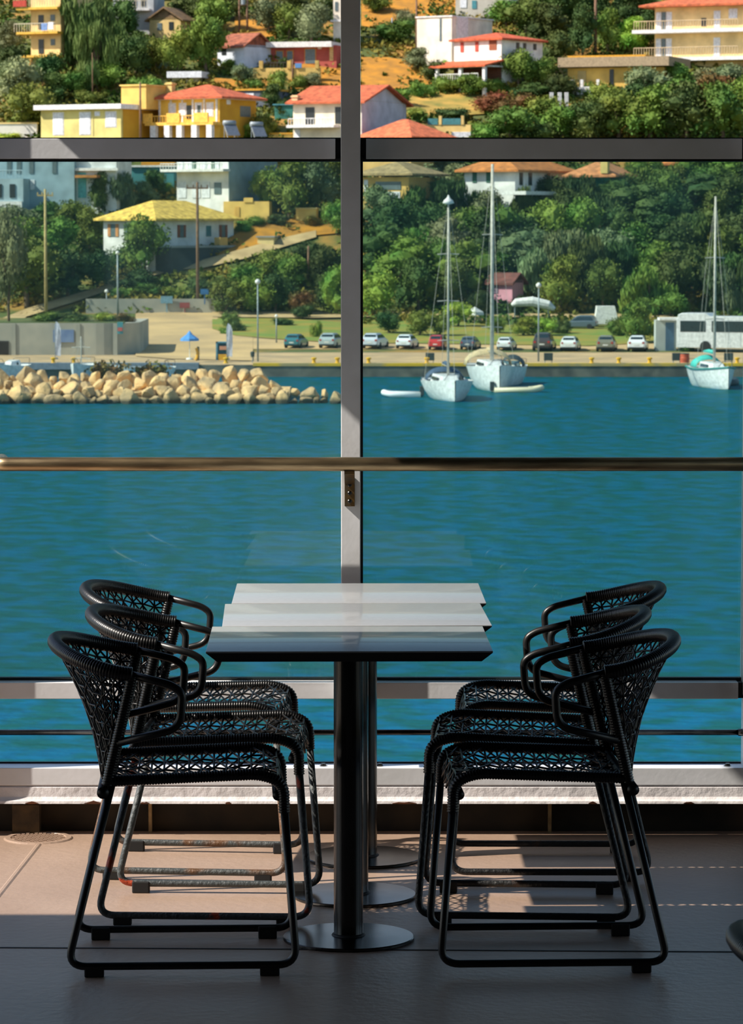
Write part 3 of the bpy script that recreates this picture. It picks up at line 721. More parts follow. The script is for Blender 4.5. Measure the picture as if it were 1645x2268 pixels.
h = House('low_wall', 'long white wall at the left edge above the frame', 'wall', 82, -20, 90, 306, 272, 8, (230,226,216), L2=.5); h.slab(271, 274, .1, hm((240,210,140)), 'coping')
h = House('grey_house', 'small grey roofed house between the yellow villa and the trees', 'building', 600, 525, 625, 232, 200, 20, (96,104,116), L2=6); h.slab(196, 200, .2, mat('ochre_trim', (214,158,50), .9)); h.win('L', 540, 206, 562, 216, 'white')
h = House('white_shed', 'white roofed shed beside a garden above the yellow villa', 'building', 440, 380, 450, 184, 170, 14, (206,196,150), L2=5); h.slab(158, 172, .5, mat('bright_sheet_roof', (232,236,240), .5))
h = House('glass_house', 'faint turquoise greenhouse seen between trees left of the cream house', 'greenhouse', 648, 608, 652, 262, 232, 10, (60,130,118), L2=4); h.slab(230, 233, .2, mat('teal_paint', (70,140,150), .7))
# --- row seen through the glass
h = House('blue_grey_house', 'blue grey two storey house with dark windows at the left edge', 'building', 165, -30, 175, 470, 330, 10, (150,176,186), L2=8)
h.block(h.uL(64), -2.5, h.uL(-30), 0, h.zb, h.z(396), hm((170,192,200)), 'bay')
for x in (4, 34): h.block(h.uL(x+12), -2.6, h.uL(x), -2.45, h.z(438), h.z(408), m_wdark, 'window')
for x in (14, 36, 64, 116): h.win('L', x, 346, x+10, 384, 'mid', nm='window')
h.win('L', 66, 398, 76, 420, 'white', nm='pillar'); h.railing(-10, 62, 378, 394, 2.4, hm((170,192,200)))
h.block(h.uL(62), -2.8, h.uL(-30), -2.5, h.zb, h.z(446), m_pwhite, 'parapet')
h = House('teal_house', 'white house with turquoise side and orange tiled porch, upper left', 'building', 258, 160, 300, 442, 330, 12, (224,226,224), L2=6)
h.block(-.3, -.6, h.L1+.4, 0, h.z(378), h.z(372), m_pwhite, 'ledge'); h.win('L', 172, 382, 190, 438, mat('turquoise_wall', (120,196,196), .8), nm='door')
h.block(h.uL(225), -2, h.uL(176), -.0, h.z(394), h.z(388), rm((196,120,60)), 'porch_roof'); h.win('L', 224, 396, 232, 408, MATS['turquoise_wall'], nm='window')
h = House('terrace_wall', 'rubble garden wall below the blue grey house', 'wall', 190, 78, 195, 468, 442, 8, (206,176,130), L2=.8)
h = House('apartment_block', 'white apartment house with balcony band above the yellow roofed villa', 'building', 506, 388, 600, 446, 330, 30, (238,236,232), L2=10)
h.block(-.2, -1.4, h.uL(366), .05, h.z(380), h.z(374), m_pwhite, 'balcony')
for x in (394, 414, 446, 476): h.win('L', x, 350, x+10, 374, 'white'); 
for x in (468, 424): h.win('L', x, 352, x+8, 374, 'green', nm='door')
for x in (392, 424, 446): h.win('L', x, 402, x+18, 438, 'white', nm='door')
h.win('L', 474, 404, 490, 430, 'mid'); h.block(-.06, 0, 0, h.L2, h.zb, h.ze, hm((150,170,176)), 'shade_tinted_side')  # white side overlaid in grey, its shade put into the colour
h.railing(366, 506, 362, 374, 1.35, m_pwhite)
h = House('turquoise_shed', 'turquoise shed wall behind trees left of the white apartments', 'building', 385, 290, 390, 420, 368, 8, (70,136,140), L2=4); h.slab(366, 370, .3)
h.block(h.uL(385), .5, h.uL(310), 1.5, h.z(369), h.z(352), m_ochre, 'roof_planting')
h = House('yellow_roofed_villa', 'white villa under a broad pale yellow hipped roof', 'building', 344, 222, 514, 560, 484, 38, (240,238,234), L2=12.6, K=5.5)
h.hip(443, (252,196,92), .75)
h.win('L', 240, 496, 252, 524, 'mid', shut=mat('orange_shutter', (206,140,80), .8)); h.win('L', 274, 498, 284, 520, 'mid')
for x in (394, 482): h.win('R', x, 498, x+8, 526, 'mid', shut=m_shut)
h.win('R', 450, 500, 460, 524, mat('teal_window', (60,120,130), .4))
h.block(-2.2, 0, 0, h.L2+1, h.zb, h.z(548), mat('dark_stone_base', (70,76,78), .9), 'terrace'); h.block(-2.3, 0, -2.1, h.L2+1, h.z(549), h.z(544), hm((150,156,158)), 'coping')
h.block(-2.2, h.vR(446), -1.4, h.vR(462), h.z(548), h.z(526), hm((222,180,100)), 'barbecue')
h = House('stone_outbuilding', 'yellow ruined outbuilding wall right of the yellow roof', 'wall', 596, 494, 610, 492, 446, 12, (246,202,110), L2=1.2)
h.win('L', 520, 458, 530, 480, hm((230,180,90)), nm='niche')
h.block(h.uL(560), -.1, h.uL(540), .1, h.z(448), h.z(438), hm((246,202,110)), 'broken_top')
h = House('stone_outbuilding', 'pale yellow wall fragment half hidden by trees, left of the window post', 'wall', 700, 655, 705, 492, 462, 10, (246,202,110), L2=1.2); h.slab(460, 463, .1, hm((240,210,140)), 'coping')
h = House('utility_box', 'small white shed at the bend of the sloping road', 'building', 606, 570, 620, 545, 524, 12, (240,214,150), L2=2.5); h.slab(523, 526, .15, hm((150,156,158)))
h = House('tan_house', 'tan roofed yellow house just right of the window post', 'building', 905, 803, 915, 452, 392, 26, (220,180,100), L2=8, K=9)
h.hip(356, (176,140,100), .8, eave=384); h.win('L', 806, 398, 815, 428, 'white', nm='door'); h.win('L', 832, 402, 888, 420, 'mid'); h.win('L', 858, 424, 886, 440, 'white', nm='parapet')
h = House('red_roofed_house', 'long white house with orange tiled roof behind the tall mast', 'building', 1140, 1030, 1275, 440, 376, 30, (240,238,234))
h.hip(340, (212,120,60), .8)
for x in (1048, 1078): h.win('L', x, 380, x+9, 404, 'green')
for x in (1150, 1172, 1216): h.win('R', x, 382, x+8, 410, 'dark')
h.block(-3, h.vR(1148)-4, 0, h.vR(1225)-2, h.z(432), h.z(424), m_pwhite, 'veranda_slab')
h.block(-3, h.vR(1200)-2, -.5, h.vR(1225)-2, h.zb, h.z(426), m_pwhite, 'veranda_wall')
h = House('turquoise_house', 'turquoise walled house with salmon tiled roof', 'building', 1352, 1266, 1400, 446, 388, 22, (50,134,112), L2=8)
h.hip(356, (214,130,84), .8); h.win('L', 1288, 400, 1312, 430, 'white', nm='door'); h.chimney(1342, 346, 384, .8, v=-.4)
h = House('orange_roof_cottage', 'little orange roofed hut half lost in the trees, upper right', 'building', 1490, 1456, 1515, 385, 362, 30, (120,96,70), L2=3); h.hip(346, (204,110,54), .4)
h = House('pink_house', 'pink gabled house in the trees behind the tall mast', 'building', 1134, 1084, 1160, 668, 620, 40, (214,150,166))
h.gable(604, (120,56,54), 'u', .4); h.win('L', 1092, 628, 1104, 650, mat('mauve_shade', (130,110,130), .9), nm='door')
# ---- lower walls
m_ret = mat('grey_render', (176,170,156), .9, c2=(146,146,138), scale=.4, detail=6)
yw = ground(150, 786).y-.5; zt = pt(150, 716, yw).z
xr = pt(304, 750, yw).x
g = MB(); g.box(-75, yw, QZ-.3, xr-3.5, yw+15, zt); 
arc = [(xr-3.5+3.5*math.sin(a_), yw+3.5-3.5*math.cos(a_)) for a_ in [k*PI/2/8 for k in range(9)]]+[(xr, yw+15), (xr-3.5, yw+15)]
g.prism(arc, QZ-.3, zt, lambda p, q, t: Vector((p, q, t)))
o = S(g.build('terrace_retaining_wall', m_ret))
q = MB(); q.box(-75, yw+.6, zt-.1, xr-1.2, yw+15, zt+.06); q = S(q.build('terrace_soil', m_hill))
for x in (30, 173, 255):
    p = pt(x, 750, yw); q = MB(); q.box(-.18,-.08,QZ-zt,.18,.02,0); k = q.build('pilaster', m_ret, o, loc=(p.x, yw, zt))
g = MB(); g.box(0,-.12,0,1.75,.0,1.05); o = g.build('notice_board', mat('blue_sign', (96,116,160), .5, c2=(120,140,176), scale=1.2), loc=(pt(118,758,yw).x,yw,pt(118,758,yw).z)); tag(o, 'blue notice board on the grey retaining wall behind the white feather flag', 'sign')
g = MB(); g.lathe([(.42,0),(.42,.9),(.3,1.0)], 14); p = pt(265,740,yw-.6)
g = MB(); g.box(-.24,-.1,0,.24,.08,1.0); o = g.build('life_ring_box', mat('turquoise_sign', (70,146,160), .5), loc=(p.x,yw,p.z)); tag(o, 'small turquoise and red box on the grey retaining wall', 'box')
q = MB(); q.box(-.2,-.16,.25,.2,-.1,.55); q.build('panel', mat('red_panel', (190,90,84), .5), o)
g = MB(); p = pt(10,770,yw-.05); g.box(-.45,-.05,0,.45,.1,1.2)
for k in range(7): g.box(-.42+k*.13,-.1,.05,-.36+k*.13,-.04,1.15)
o = g.build('vent_grille', mat('dark_grille', (70,64,60), .8), loc=(p.x-.1,yw,QZ)); tag(o, 'dark slatted grille set in the grey retaining wall at the left edge', 'grille')
yl = ground(350, 695).y
g = MB(); a = pt(190,690,yl); b_ = pt(478,690,yl); zt2 = pt(300,662,yl).z
g.box(a.x, yl, a.z-1.5, b_.x, yl+.5, zt2)
o = g.build('low_grey_wall', m_ret); tag(o, 'low grey concrete wall across the head of the sandy lot', 'wall')
for x0, x1, y0, y1, c_, lb in ((356,382,656,672,(120,160,180),'pale blue board standing on the low grey wall'),(398,420,670,682,(150,70,70),'dull red panel on the low grey wall'),(444,462,640,652,(50,110,170),'blue road sign beside the wooden pole')):
    g = MB(); p = pt(x0,y1,yl-.2); w_ = (x1-x0)*mpp(yl); hh = (y1-y0)*mpp(yl); g.box(0,-.06,0,w_,.06,hh)
    g.box(w_/2-.05,0,-1.0,w_/2+.05,.08,0)
    o = g.build('board', mat('board_%d' % x0, c_, .6), loc=p); tag(o, lb, 'sign')

# ================================================================== planting
def leafmat(nm, c, c2, rnd=1): 
    m = mat(nm, c, .75, c2=c2, scale=.9, detail=4, rnd=rnd, lo=.38, hi=.62, spec=.25); return m
LM = {'dark': leafmat('leaves_dark_green', (44,74,34), (78,96,40)), 'mid': leafmat('leaves_green', (70,108,40), (110,126,48)),
      'light': leafmat('leaves_bright_green', (90,134,44), (136,148,52)), 'olive': leafmat('leaves_olive', (92,110,72), (130,138,96)),
      'willow': leafmat('leaves_willow', (76,108,50), (108,126,62)), 'brown': leafmat('leaves_dry', (120,84,40), (96,98,44))}
m_bark = mat('bark', (110,92,70), .95, c2=(70,60,48), scale=3)
def crown(kind, seed, nleaf=2600, ls=.055):
    rnd = random.Random(seed); g = MB(); lumps = []
    # unit crown : height 1 above z=0, half-width ~.5
    if kind == 'round':
        for k in range(15):
            a = rnd.uniform(0, 2*PI); r = rnd.uniform(0, .30); z = rnd.uniform(.30, .84)
            lumps.append((Vector((r*math.cos(a), r*math.sin(a), z)), rnd.uniform(.15, .25)))
    elif kind == 'tall':
        for k in range(16):
            z = .12+k/16*.82; r = .20*math.sin(PI*(z*.9+.08))+.04; a = rnd.uniform(0, 2*PI)
            lumps.append((Vector((r*.9*math.cos(a), r*.9*math.sin(a), z)), r*.9+.05))
    elif kind == 'droop':
        for k in range(22):
            a = rnd.uniform(0, 2*PI); r = rnd.uniform(.1, .36); z = rnd.uniform(.12, .82)
            lumps.append((Vector((r*math.cos(a), r*math.sin(a), z)), rnd.uniform(.11, .18)))
    elif kind == 'bush':
        for k in range(12):
            a = rnd.uniform(0, 2*PI); r = rnd.uniform(0, .34); z = rnd.uniform(.2, .66)
            lumps.append((Vector((r*math.cos(a), r*math.sin(a), z)), rnd.uniform(.18, .30)))
    def ico(c, r):
        ph = (1+5**.5)/2; vs = [Vector(v).normalized() for v in ((-1,ph,0),(1,ph,0),(-1,-ph,0),(1,-ph,0),(0,-1,ph),(0,1,ph),(0,-1,-ph),(0,1,-ph),(ph,0,-1),(ph,0,1),(-ph,0,-1),(-ph,0,1))]
        fs = [(0,11,5),(0,5,1),(0,1,7),(0,7,10),(0,10,11),(1,5,9),(5,11,4),(11,10,2),(10,7,6),(7,1,8),(3,9,4),(3,4,2),(3,2,6),(3,6,8),(3,8,9),(4,9,5),(2,4,11),(6,2,10),(8,6,7),(9,8,1)]
        g.add([c+v*r*rnd.uniform(.8, 1.05) for v in vs], fs)
    for c_, r in lumps: ico(c_, r*.78)
    tot = sum(r*r for _, r in lumps)
    for c_, r in lumps:
        for k in range(int(nleaf*r*r/tot)):
            d = Vector((rnd.gauss(0,1), rnd.gauss(0,1), rnd.gauss(0,1))).normalized()
            p = c_+d*r*rnd.uniform(.72, 1.16)
            if kind == 'droop':
                ax = Vector((rnd.gauss(0,.25), rnd.gauss(0,.25), -1)).normalized(); L, Wd = ls*2.6, ls*.45
            else:
                ax = (d+Vector((rnd.gauss(0,.8), rnd.gauss(0,.8), rnd.gauss(0,.8)))).normalized(); L, Wd = ls*rnd.uniform(.7,1.3), ls*.55
            w_ = ax.cross(Vector((rnd.gauss(0,1), rnd.gauss(0,1), rnd.gauss(0,1)))).normalized()
            g.add([p-ax*L*.5, p+w_*Wd*.5, p+ax*L*.5, p-w_*Wd*.5], [(0,1,2,3)])
    return g
PROTO = {}
def getmesh(kind, v, m):
    k = (kind, v, m)
    if k not in PROTO:
        g = crown(kind, hash(kind) % 1 + v*13+len(kind)*7, 2600 if kind != 'tall' else 2200, .06 if kind != 'tall' else .045)
        o = g.build('crown', LM[m]); PROTO[k] = o.data; bpy.data.objects.remove(o)
    return PROTO[k]
g = MB(); g.tube([(0,0,-.35),(.01,0,.1),(-.01,.02,.35),(.02,.0,.62)], .03, 7, rs=[.042,.034,.028,.012])
g.tube([(0,0,.25),(.1,.05,.45),(.16,.06,.6)], .02, 6, rs=[.022,.016,.008]); g.tube([(0,0,.3),(-.1,-.04,.5),(-.15,-.02,.66)], .02, 6, rs=[.022,.016,.008])
_t = g.build('trunk', m_bark, smooth=True); TRUNK = _t.data; bpy.data.objects.remove(_t)
ANCH = [(100,60,'the yellow balcony apartments'),(365,50,'the ochre cottage'),(540,100,'the small grey white house'),(660,120,'the dark red villa'),(630,165,'the stone terrace wall'),
 (965,75,'the blank white building'),(1110,100,'the white two storey house'),(1540,60,'the cream apartment block'),(1350,160,'the yellow brick house'),(175,265,'the pale yellow flat roofed house'),
 (455,245,'the yellow villa'),(700,245,'the cream house'),(850,240,'the shade-greyed gable wall'),(905,280,'the orange pyramid roof'),(1000,285,'the turquoise panelled garden wall'),
 (60,410,'the blue grey house'),(210,400,'the turquoise sided house'),(450,400,'the white apartments'),(380,500,'the yellow roofed villa'),(560,465,'the yellow outbuilding wall'),
 (850,410,'the tan roofed house'),(1140,390,'the orange roofed long house'),(1330,400,'the turquoise house'),(1485,360,'the little orange roofed hut'),(1130,640,'the pink house'),
 (1090,560,'the thick sailboat mast'),(995,600,'the thinner sailboat mast'),(1580,600,'the right hand mast'),(438,560,'the wooden pole'),(571,700,'the tall street lamp by the quay'),(1192,720,'the right hand street lamp'),
 (150,740,'the grey retaining wall'),(648,750,'the teal car'),(1300,705,'the parked dark car behind the grass'),(1580,730,'the white coach'),(540,570,'the sloping road'),(340,680,'the low grey wall'),(540,720,'the sandy lot')]
USED = {}
TONE = {'dark':'dark green','mid':'green','light':'bright green','olive':'grey green','willow':'soft green','brown':'brownish'}
FORM = {'round':'broad tree','tall':'tall narrow tree','droop':'drooping tree','bush':'bush'}
def rel(cx, cy, a):
    dx, dy = cx-a[0], cy-a[1]
    if abs(dx) > abs(dy)*1.1: return ('right of ' if dx > 0 else 'left of ')+a[2]
    return ('below ' if dy > 0 else 'above ')+a[2]
def treelabel(kind, m, cx, cy, w_):
    an = sorted(ANCH, key=lambda a: (a[0]-cx)**2+(a[1]-cy)**2)
    size = 'small ' if w_ < 62 else ('large ' if w_ > 105 else '')
    base = size+TONE[m]+' '+FORM[kind]
    cands = [base+' '+rel(cx, cy, an[0])]
    for k in (1, 2, 3, 4): cands.append(base+' '+rel(cx, cy, an[0])+', '+rel(cx, cy, an[k]))
    for k in (2, 3): cands.append(base+' '+rel(cx, cy, an[1])+', '+rel(cx, cy, an[k]))
    for c_ in cands:
        if c_ not in USED and len(c_.split()) <= 16: USED[c_] = 1; return c_
    return None
def tree(cx, base, w_, h_, kind, m, v=None, D=None, lab=None):
    p = ground(cx, base) if D is None else pt(cx, base, D)
    k = mpp(p.y); ww = w_*k; hh = h_*k
    v = random.randrange(3) if v is None else v
    if cx < 290 and 690 < base < 720: p = pt(cx, base, yw+4); k = mpp(p.y); ww = w_*k; hh = h_*k
    e = empty('shrub' if kind == 'bush' else 'tree', (p.x, p.y, p.z-.1), random.uniform(0, 6.28))
    c_ = bpy.data.objects.new('foliage', getmesh(kind, v, m)); COL.objects.link(c_); c_.parent = e
    wf = {'round':.96,'tall':.62,'droop':.96,'bush':1.1}[kind]
    c_.scale = (ww/wf, ww/wf, hh)
    if kind != 'bush':
        t = bpy.data.objects.new('trunk', TRUNK); COL.objects.link(t); t.parent = e; t.scale = (ww, ww, hh)
    lab = lab or treelabel(kind, m, cx, base-h_/2, w_)
    if lab is None: lab = 'green tree in the crowded slope planting above the quay'
    tag(e, lab, 'shrub' if kind == 'bush' else 'tree', 'shrubs on the far shore' if kind == 'bush' else 'trees on the far shore')
    return e
T = [ # px centre, base py, width, height, kind, tone
 (20,120,70,80,'round','olive'),(20,185,100,90,'round','dark'),(40,235,120,110,'round','olive'),(62,300,130,120,'round','mid'),(20,312,90,28,'bush','light'),(110,195,80,80,'round','dark'),
 (120,225,80,70,'round','dark'),(160,215,80,60,'round','mid'),(200,60,140,120,'droop','willow'),(185,150,150,190,'droop','willow'),(215,200,110,170,'droop','willow'),(255,150,90,120,'droop','willow'),(235,200,90,80,'round','mid'),
 (300,170,90,100,'round','dark'),(320,210,90,60,'bush','mid'),(270,90,80,100,'round','dark'),(345,160,70,80,'round','mid'),(395,170,90,120,'round','mid'),(455,165,110,150,'round','mid'),(420,60,90,80,'round','dark'),
 (470,75,90,90,'round','mid'),(500,45,80,70,'round','dark'),(595,75,90,90,'round','olive'),(640,85,90,80,'round','mid'),(690,100,110,110,'round','olive'),(650,40,90,60,'round','dark'),(720,45,60,60,'round','dark'),
 (510,150,60,30,'bush','mid'),(535,185,60,50,'round','olive'),(560,195,50,30,'bush','mid'),(614,215,60,70,'round','mid'),(600,240,60,60,'round','dark'),(585,306,90,70,'bush','mid'),(560,306,60,50,'bush','light'),
 (620,260,50,50,'bush','dark'),(690,190,60,40,'bush','olive'),(660,195,50,40,'bush','mid'),(570,170,30,25,'bush','mid'),(625,150,24,30,'bush','dark'),(140,280,80,60,'bush','mid'),(60,270,60,50,'round','olive'),(345,250,40,60,'round','dark'),
 (330,200,70,50,'bush','mid'),(290,235,60,50,'bush','dark'),(200,232,80,40,'bush','mid'),
 (830,30,70,50,'round','mid'),(870,90,110,60,'bush','mid'),(895,60,60,50,'bush','olive'),(922,156,72,56,'round','olive'),(962,186,76,58,'round','dark'),(985,150,40,30,'bush','light'),
 (1120,60,90,70,'round','mid'),(1165,75,110,80,'round','mid'),(1215,90,110,90,'round','dark'),(1250,60,110,100,'round','dark'),(1240,140,90,80,'round','dark'),(1290,130,80,130,'round','dark'),(1330,60,90,90,'round','dark'),(1345,120,80,110,'round','mid'),(1390,60,90,90,'round','dark'),(1395,120,90,90,'round','light'),(1440,110,70,100,'round','dark'),(1430,50,60,70,'round','mid'),
 (1148,195,84,90,'round','mid'),(1200,190,76,66,'round','mid'),(1250,215,90,60,'bush','dark'),(1100,205,70,40,'bush','mid'),(1180,212,120,40,'bush','dark'),
 (880,235,70,50,'bush','mid'),(930,215,70,50,'bush','mid'),(990,205,90,45,'bush','mid'),(1040,215,90,60,'round','mid'),(1000,262,110,35,'bush','dark'),(920,262,60,30,'bush','mid'),(950,300,40,20,'bush','light'),(1090,250,120,60,'bush','brown'),(1150,265,120,70,'bush','brown'),(1200,280,100,70,'round','mid'),
 (1075,310,90,60,'bush','mid'),(1130,312,120,80,'round','mid'),(1190,315,110,70,'bush','dark'),(1245,312,110,90,'round','mid'),(1300,315,120,100,'round','dark'),(1350,240,110,70,'bush','mid'),(1370,315,130,120,'round','mid'),(1430,225,110,80,'round','olive'),(1440,318,150,140,'round','mid'),(1500,210,100,80,'round','mid'),(1520,320,150,150,'round','dark'),(1560,215,110,70,'round','olive'),(1600,320,150,150,'round','mid'),(1620,215,110,75,'round','olive'),(1500,260,120,100,'round','mid'),(1580,260,130,110,'round','brown'),(1655,270,110,110,'round','mid'),(1400,270,120,100,'round','dark'),(1590,180,60,45,'bush','mid'),(1560,175,20,30,'bush','dark'),
 # through the glass, left
 (110,500,90,60,'round','mid'),(30,520,110,70,'round','olive'),(45,600,140,130,'round','mid'),(60,680,170,160,'round','mid'),(20,700,90,240,'round','olive'),(130,580,110,110,'round','mid'),(165,520,90,80,'round','mid'),(150,660,130,110,'round','dark'),(220,480,60,110,'round','dark'),(258,470,90,100,'droop','olive'),(200,560,90,110,'round','mid'),(215,640,100,90,'round','dark'),(265,600,90,70,'bush','mid'),(320,612,110,140,'round','mid'),(300,640,110,60,'bush','dark'),(345,435,70,70,'round','dark'),(320,455,70,60,'round','olive'),(370,430,40,40,'bush','mid'),
 (110,712,90,36,'bush','mid'),(165,714,90,30,'bush','dark'),(230,712,60,28,'bush','light'),(275,714,56,30,'bush','brown'),(90,620,60,40,'bush','brown'),(150,610,60,20,'bush','brown'),
 (530,450,70,60,'round','dark'),(590,470,90,110,'round','mid'),(565,410,70,60,'round','mid'),(640,485,120,150,'round','mid'),(700,480,120,150,'round','olive'),(730,430,90,100,'round','mid'),(540,512,50,34,'bush','mid'),(690,500,50,34,'bush','brown'),(745,520,70,80,'round','mid'),
 (270,660,80,36,'bush','mid'),(330,650,80,34,'bush','mid'),(395,660,80,40,'bush','mid'),(445,650,80,46,'bush','dark'),(440,625,70,36,'bush','light'),(500,700,90,90,'round','mid'),(545,650,90,70,'round','mid'),(560,695,90,100,'round','mid'),(610,690,90,100,'round','dark'),(600,620,90,70,'round','mid'),(650,640,90,80,'round','mid'),(670,700,70,60,'round','brown'),(680,590,80,60,'round','dark'),(720,640,90,100,'round','dark'),(725,690,80,90,'round','dark'),(750,700,60,120,'tall','light'),(510,726,60,56,'bush','mid'),(525,735,44,36,'bush','dark'),(668,706,58,40,'bush','dark'),(702,748,34,46,'bush','light'),(630,722,60,24,'bush','dark'),(497,740,30,26,'bush','mid'),
 # right, low bushes and the row by the cars
 (815,440,60,40,'bush','dark'),(1015,725,80,60,'round','light'),(1060,700,60,60,'round','dark'),(1160,745,70,50,'round','light'),(1205,745,70,44,'round','light'),(1410,760,90,110,'round','mid'),(1370,745,70,60,'bush','mid'),(1440,745,60,60,'bush','light'),(1485,705,90,60,'round','mid'),(1520,778,50,36,'bush','dark'),(1240,740,60,50,'bush','dark'),(1100,740,60,50,'round','mid'),(930,745,80,60,'round','mid'),(860,740,80,60,'round','dark'),(975,745,60,60,'round','mid'),(1150,706,50,60,'round','dark'),
]
rg = random.Random(5)
for j, (by, hh) in enumerate(((425,70),(470,95),(515,110),(560,115),(605,120),(650,125),(695,130))):
    for i in range(11):
        x = 830+i*84+(j % 2)*40+rg.uniform(-14, 14); y = by+rg.uniform(-10, 10)
        if y < 440 and (x < 905 or 1020 < x < 1400): continue
        if 1065 < x < 1165 and y > 600: y = 598
        T.append((x, y, rg.uniform(95, 135), hh*rg.uniform(.85, 1.15), rg.choice(('round','round','round','droop','tall')), rg.choice(('dark','mid','dark','olive','mid','light' if y > 600 else 'dark'))))
T += [(130,502,140,40,'bush','mid'),(560,500,70,30,'bush','mid'),(615,500,60,40,'bush','dark'),(1140,470,70,60,'round','mid'),(1060,470,90,60,'round','mid'),(1200,500,80,50,'bush','light'),(1240,480,90,60,'bush','light'),(1390,470,110,90,'round','mid'),(1420,420,90,80,'round','mid'),(1450,400,80,50,'round','mid'),(1540,400,110,70,'round','mid'),(1620,400,110,70,'round','mid'),(980,395,90,60,'round','olive'),(940,430,70,60,'round','mid'),(1290,480,70,50,'bush','mid')]
for t in T: tree(*t)

# loose scrub between the trees : nobody could count it
OPEN = [(940,80,1012,132),(985,130,1112,186),(795,0,925,68),(795,128,912,205),(640,140,756,198),(520,36,610,84),(480,490,756,560),(300,688,480,800),(470,700,760,765),(0,680,70,720),(900,212,1080,262),(560,140,760,185)]
def roadpy(x): 
    P = [(0,728),(60,697),(170,663),(260,636),(380,600),(450,590),(540,566),(640,538),(760,522)]
    for (a, b_), (c_, d) in zip(P, P[1:]):
        if a <= x <= c_: return b_+(d-b_)*(x-a)/(c_-a)
    return -999
g = MB(); rg = random.Random(11)
for k in range(7500):
    px = rg.uniform(-10, 1655); py = rg.uniform(-10, 722)
    if any(a < px < c_ and b_ < py < d for a, b_, c_, d in OPEN): 
        if rg.random() < .93: continue
    if abs(py-roadpy(px)) < 16: continue
    if py > 692 and px < 800: continue
    p = ground(px, py); s = rg.uniform(.45, 1.1)
    for q in range(12):
        d = Vector((rg.gauss(0,1), rg.gauss(0,1), abs(rg.gauss(0,1)))).normalized(); c_ = p+Vector((d.x*s, d.y*s, d.z*s*.8))
        ax = (d+Vector((rg.gauss(0,.7), rg.gauss(0,.7), rg.gauss(0,.7)))).normalized(); w_ = ax.cross(Vector((rg.gauss(0,1), rg.gauss(0,1), 1))).normalized()
        g.add([c_-ax*.3, c_+w_*.2, c_+ax*.3, c_-w_*.2], [(0,1,2,3)])
o = g.build('undergrowth', mat('scrub_leaves', (66,92,34), .8, c2=(128,112,44), scale=.12, detail=6, lo=.45, hi=.62, spec=.2)); tag(o, 'low mixed green and tan scrub covering the hillside between houses', 'scrub', kind='stuff')

# ================================================================== breakwater
m_rock = bpy.data.materials.new('limestone'); m_rock.use_nodes = True; n = m_rock.node_tree; b = n.nodes['Principled BSDF']; b.inputs['Roughness'].default_value = .9
ge = n.nodes.new('ShaderNodeNewGeometry'); sx = n.nodes.new('ShaderNodeSeparateXYZ'); n.links.new(ge.outputs['Position'], sx.inputs[0])
no = n.nodes.new('ShaderNodeTexNoise'); no.inputs['Scale'].default_value = .9; no.inputs['Detail'].default_value = 6; n.links.new(ge.outputs['Position'], no.inputs['Vector'])
rp = n.nodes.new('ShaderNodeValToRGB'); rp.color_ramp.elements[0].position = .35; rp.color_ramp.elements[1].position = .65; rp.color_ramp.elements[0].color = (*lin((228,186,128)), 1); rp.color_ramp.elements[1].color = (*lin((172,146,110)), 1); n.links.new(no.outputs['Fac'], rp.inputs[0])
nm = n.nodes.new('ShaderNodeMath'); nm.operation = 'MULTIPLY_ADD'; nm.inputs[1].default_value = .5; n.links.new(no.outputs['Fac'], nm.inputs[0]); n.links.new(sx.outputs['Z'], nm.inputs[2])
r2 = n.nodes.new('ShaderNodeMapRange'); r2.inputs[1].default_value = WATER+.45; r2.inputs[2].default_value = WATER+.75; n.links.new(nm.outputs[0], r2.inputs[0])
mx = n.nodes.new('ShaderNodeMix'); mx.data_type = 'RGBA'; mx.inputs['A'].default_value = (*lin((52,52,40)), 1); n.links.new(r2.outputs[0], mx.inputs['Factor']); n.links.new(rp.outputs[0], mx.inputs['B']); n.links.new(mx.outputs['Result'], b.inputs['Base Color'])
nb = n.nodes.new('ShaderNodeTexNoise'); nb.inputs['Scale'].default_value = 3; nb.inputs['Detail'].default_value = 8; n.links.new(ge.outputs['Position'], nb.inputs['Vector'])
bp = n.nodes.new('ShaderNodeBump'); bp.inputs['Strength'].default_value = .6; bp.inputs['Distance'].default_value = .15; n.links.new(nb.outputs['Fac'], bp.inputs['Height']); n.links.new(bp.outputs[0], b.inputs['Normal'])
import bmesh
RK = []
for s in range(7):
    bm = bmesh.new(); bmesh.ops.create_icosphere(bm, subdivisions=3, radius=1)
    rr_ = random.Random(s); pl = [(Vector((rr_.gauss(0,1), rr_.gauss(0,1), rr_.gauss(0,1))).normalized(), rr_.uniform(.52, .85)) for _ in range(13)]
    for v in bm.verts:
        for nn, d in pl:
            k = v.co.dot(nn)
            if k > d: v.co -= nn*(k-d)*.92
        v.co *= 1+.10*noise.noise(v.co*1.7+Vector((s*5,0,0)))
    me = bpy.data.meshes.new('boulder'); bm.to_mesh(me); bm.free(); me.materials.append(m_rock); RK.append(me)
SEC = [(0,90,'at the left edge'),(90,170,'below the white feather flag'),(170,270,'below the small mast'),(270,370,'below the quay weeds'),(370,460,'below the blue parasol'),(460,560,'below the feather flag on the right'),(560,640,'near the end of the breakwater'),(640,760,'at the tip of the breakwater')]
rg = random.Random(21)
rows = [(893,888,232,'at the waterline'),(876,872,234.5,'low on the pile'),(860,856,237,'in the middle of the pile'),(844,-1,239.5,'on the crest')]
cnt = {}
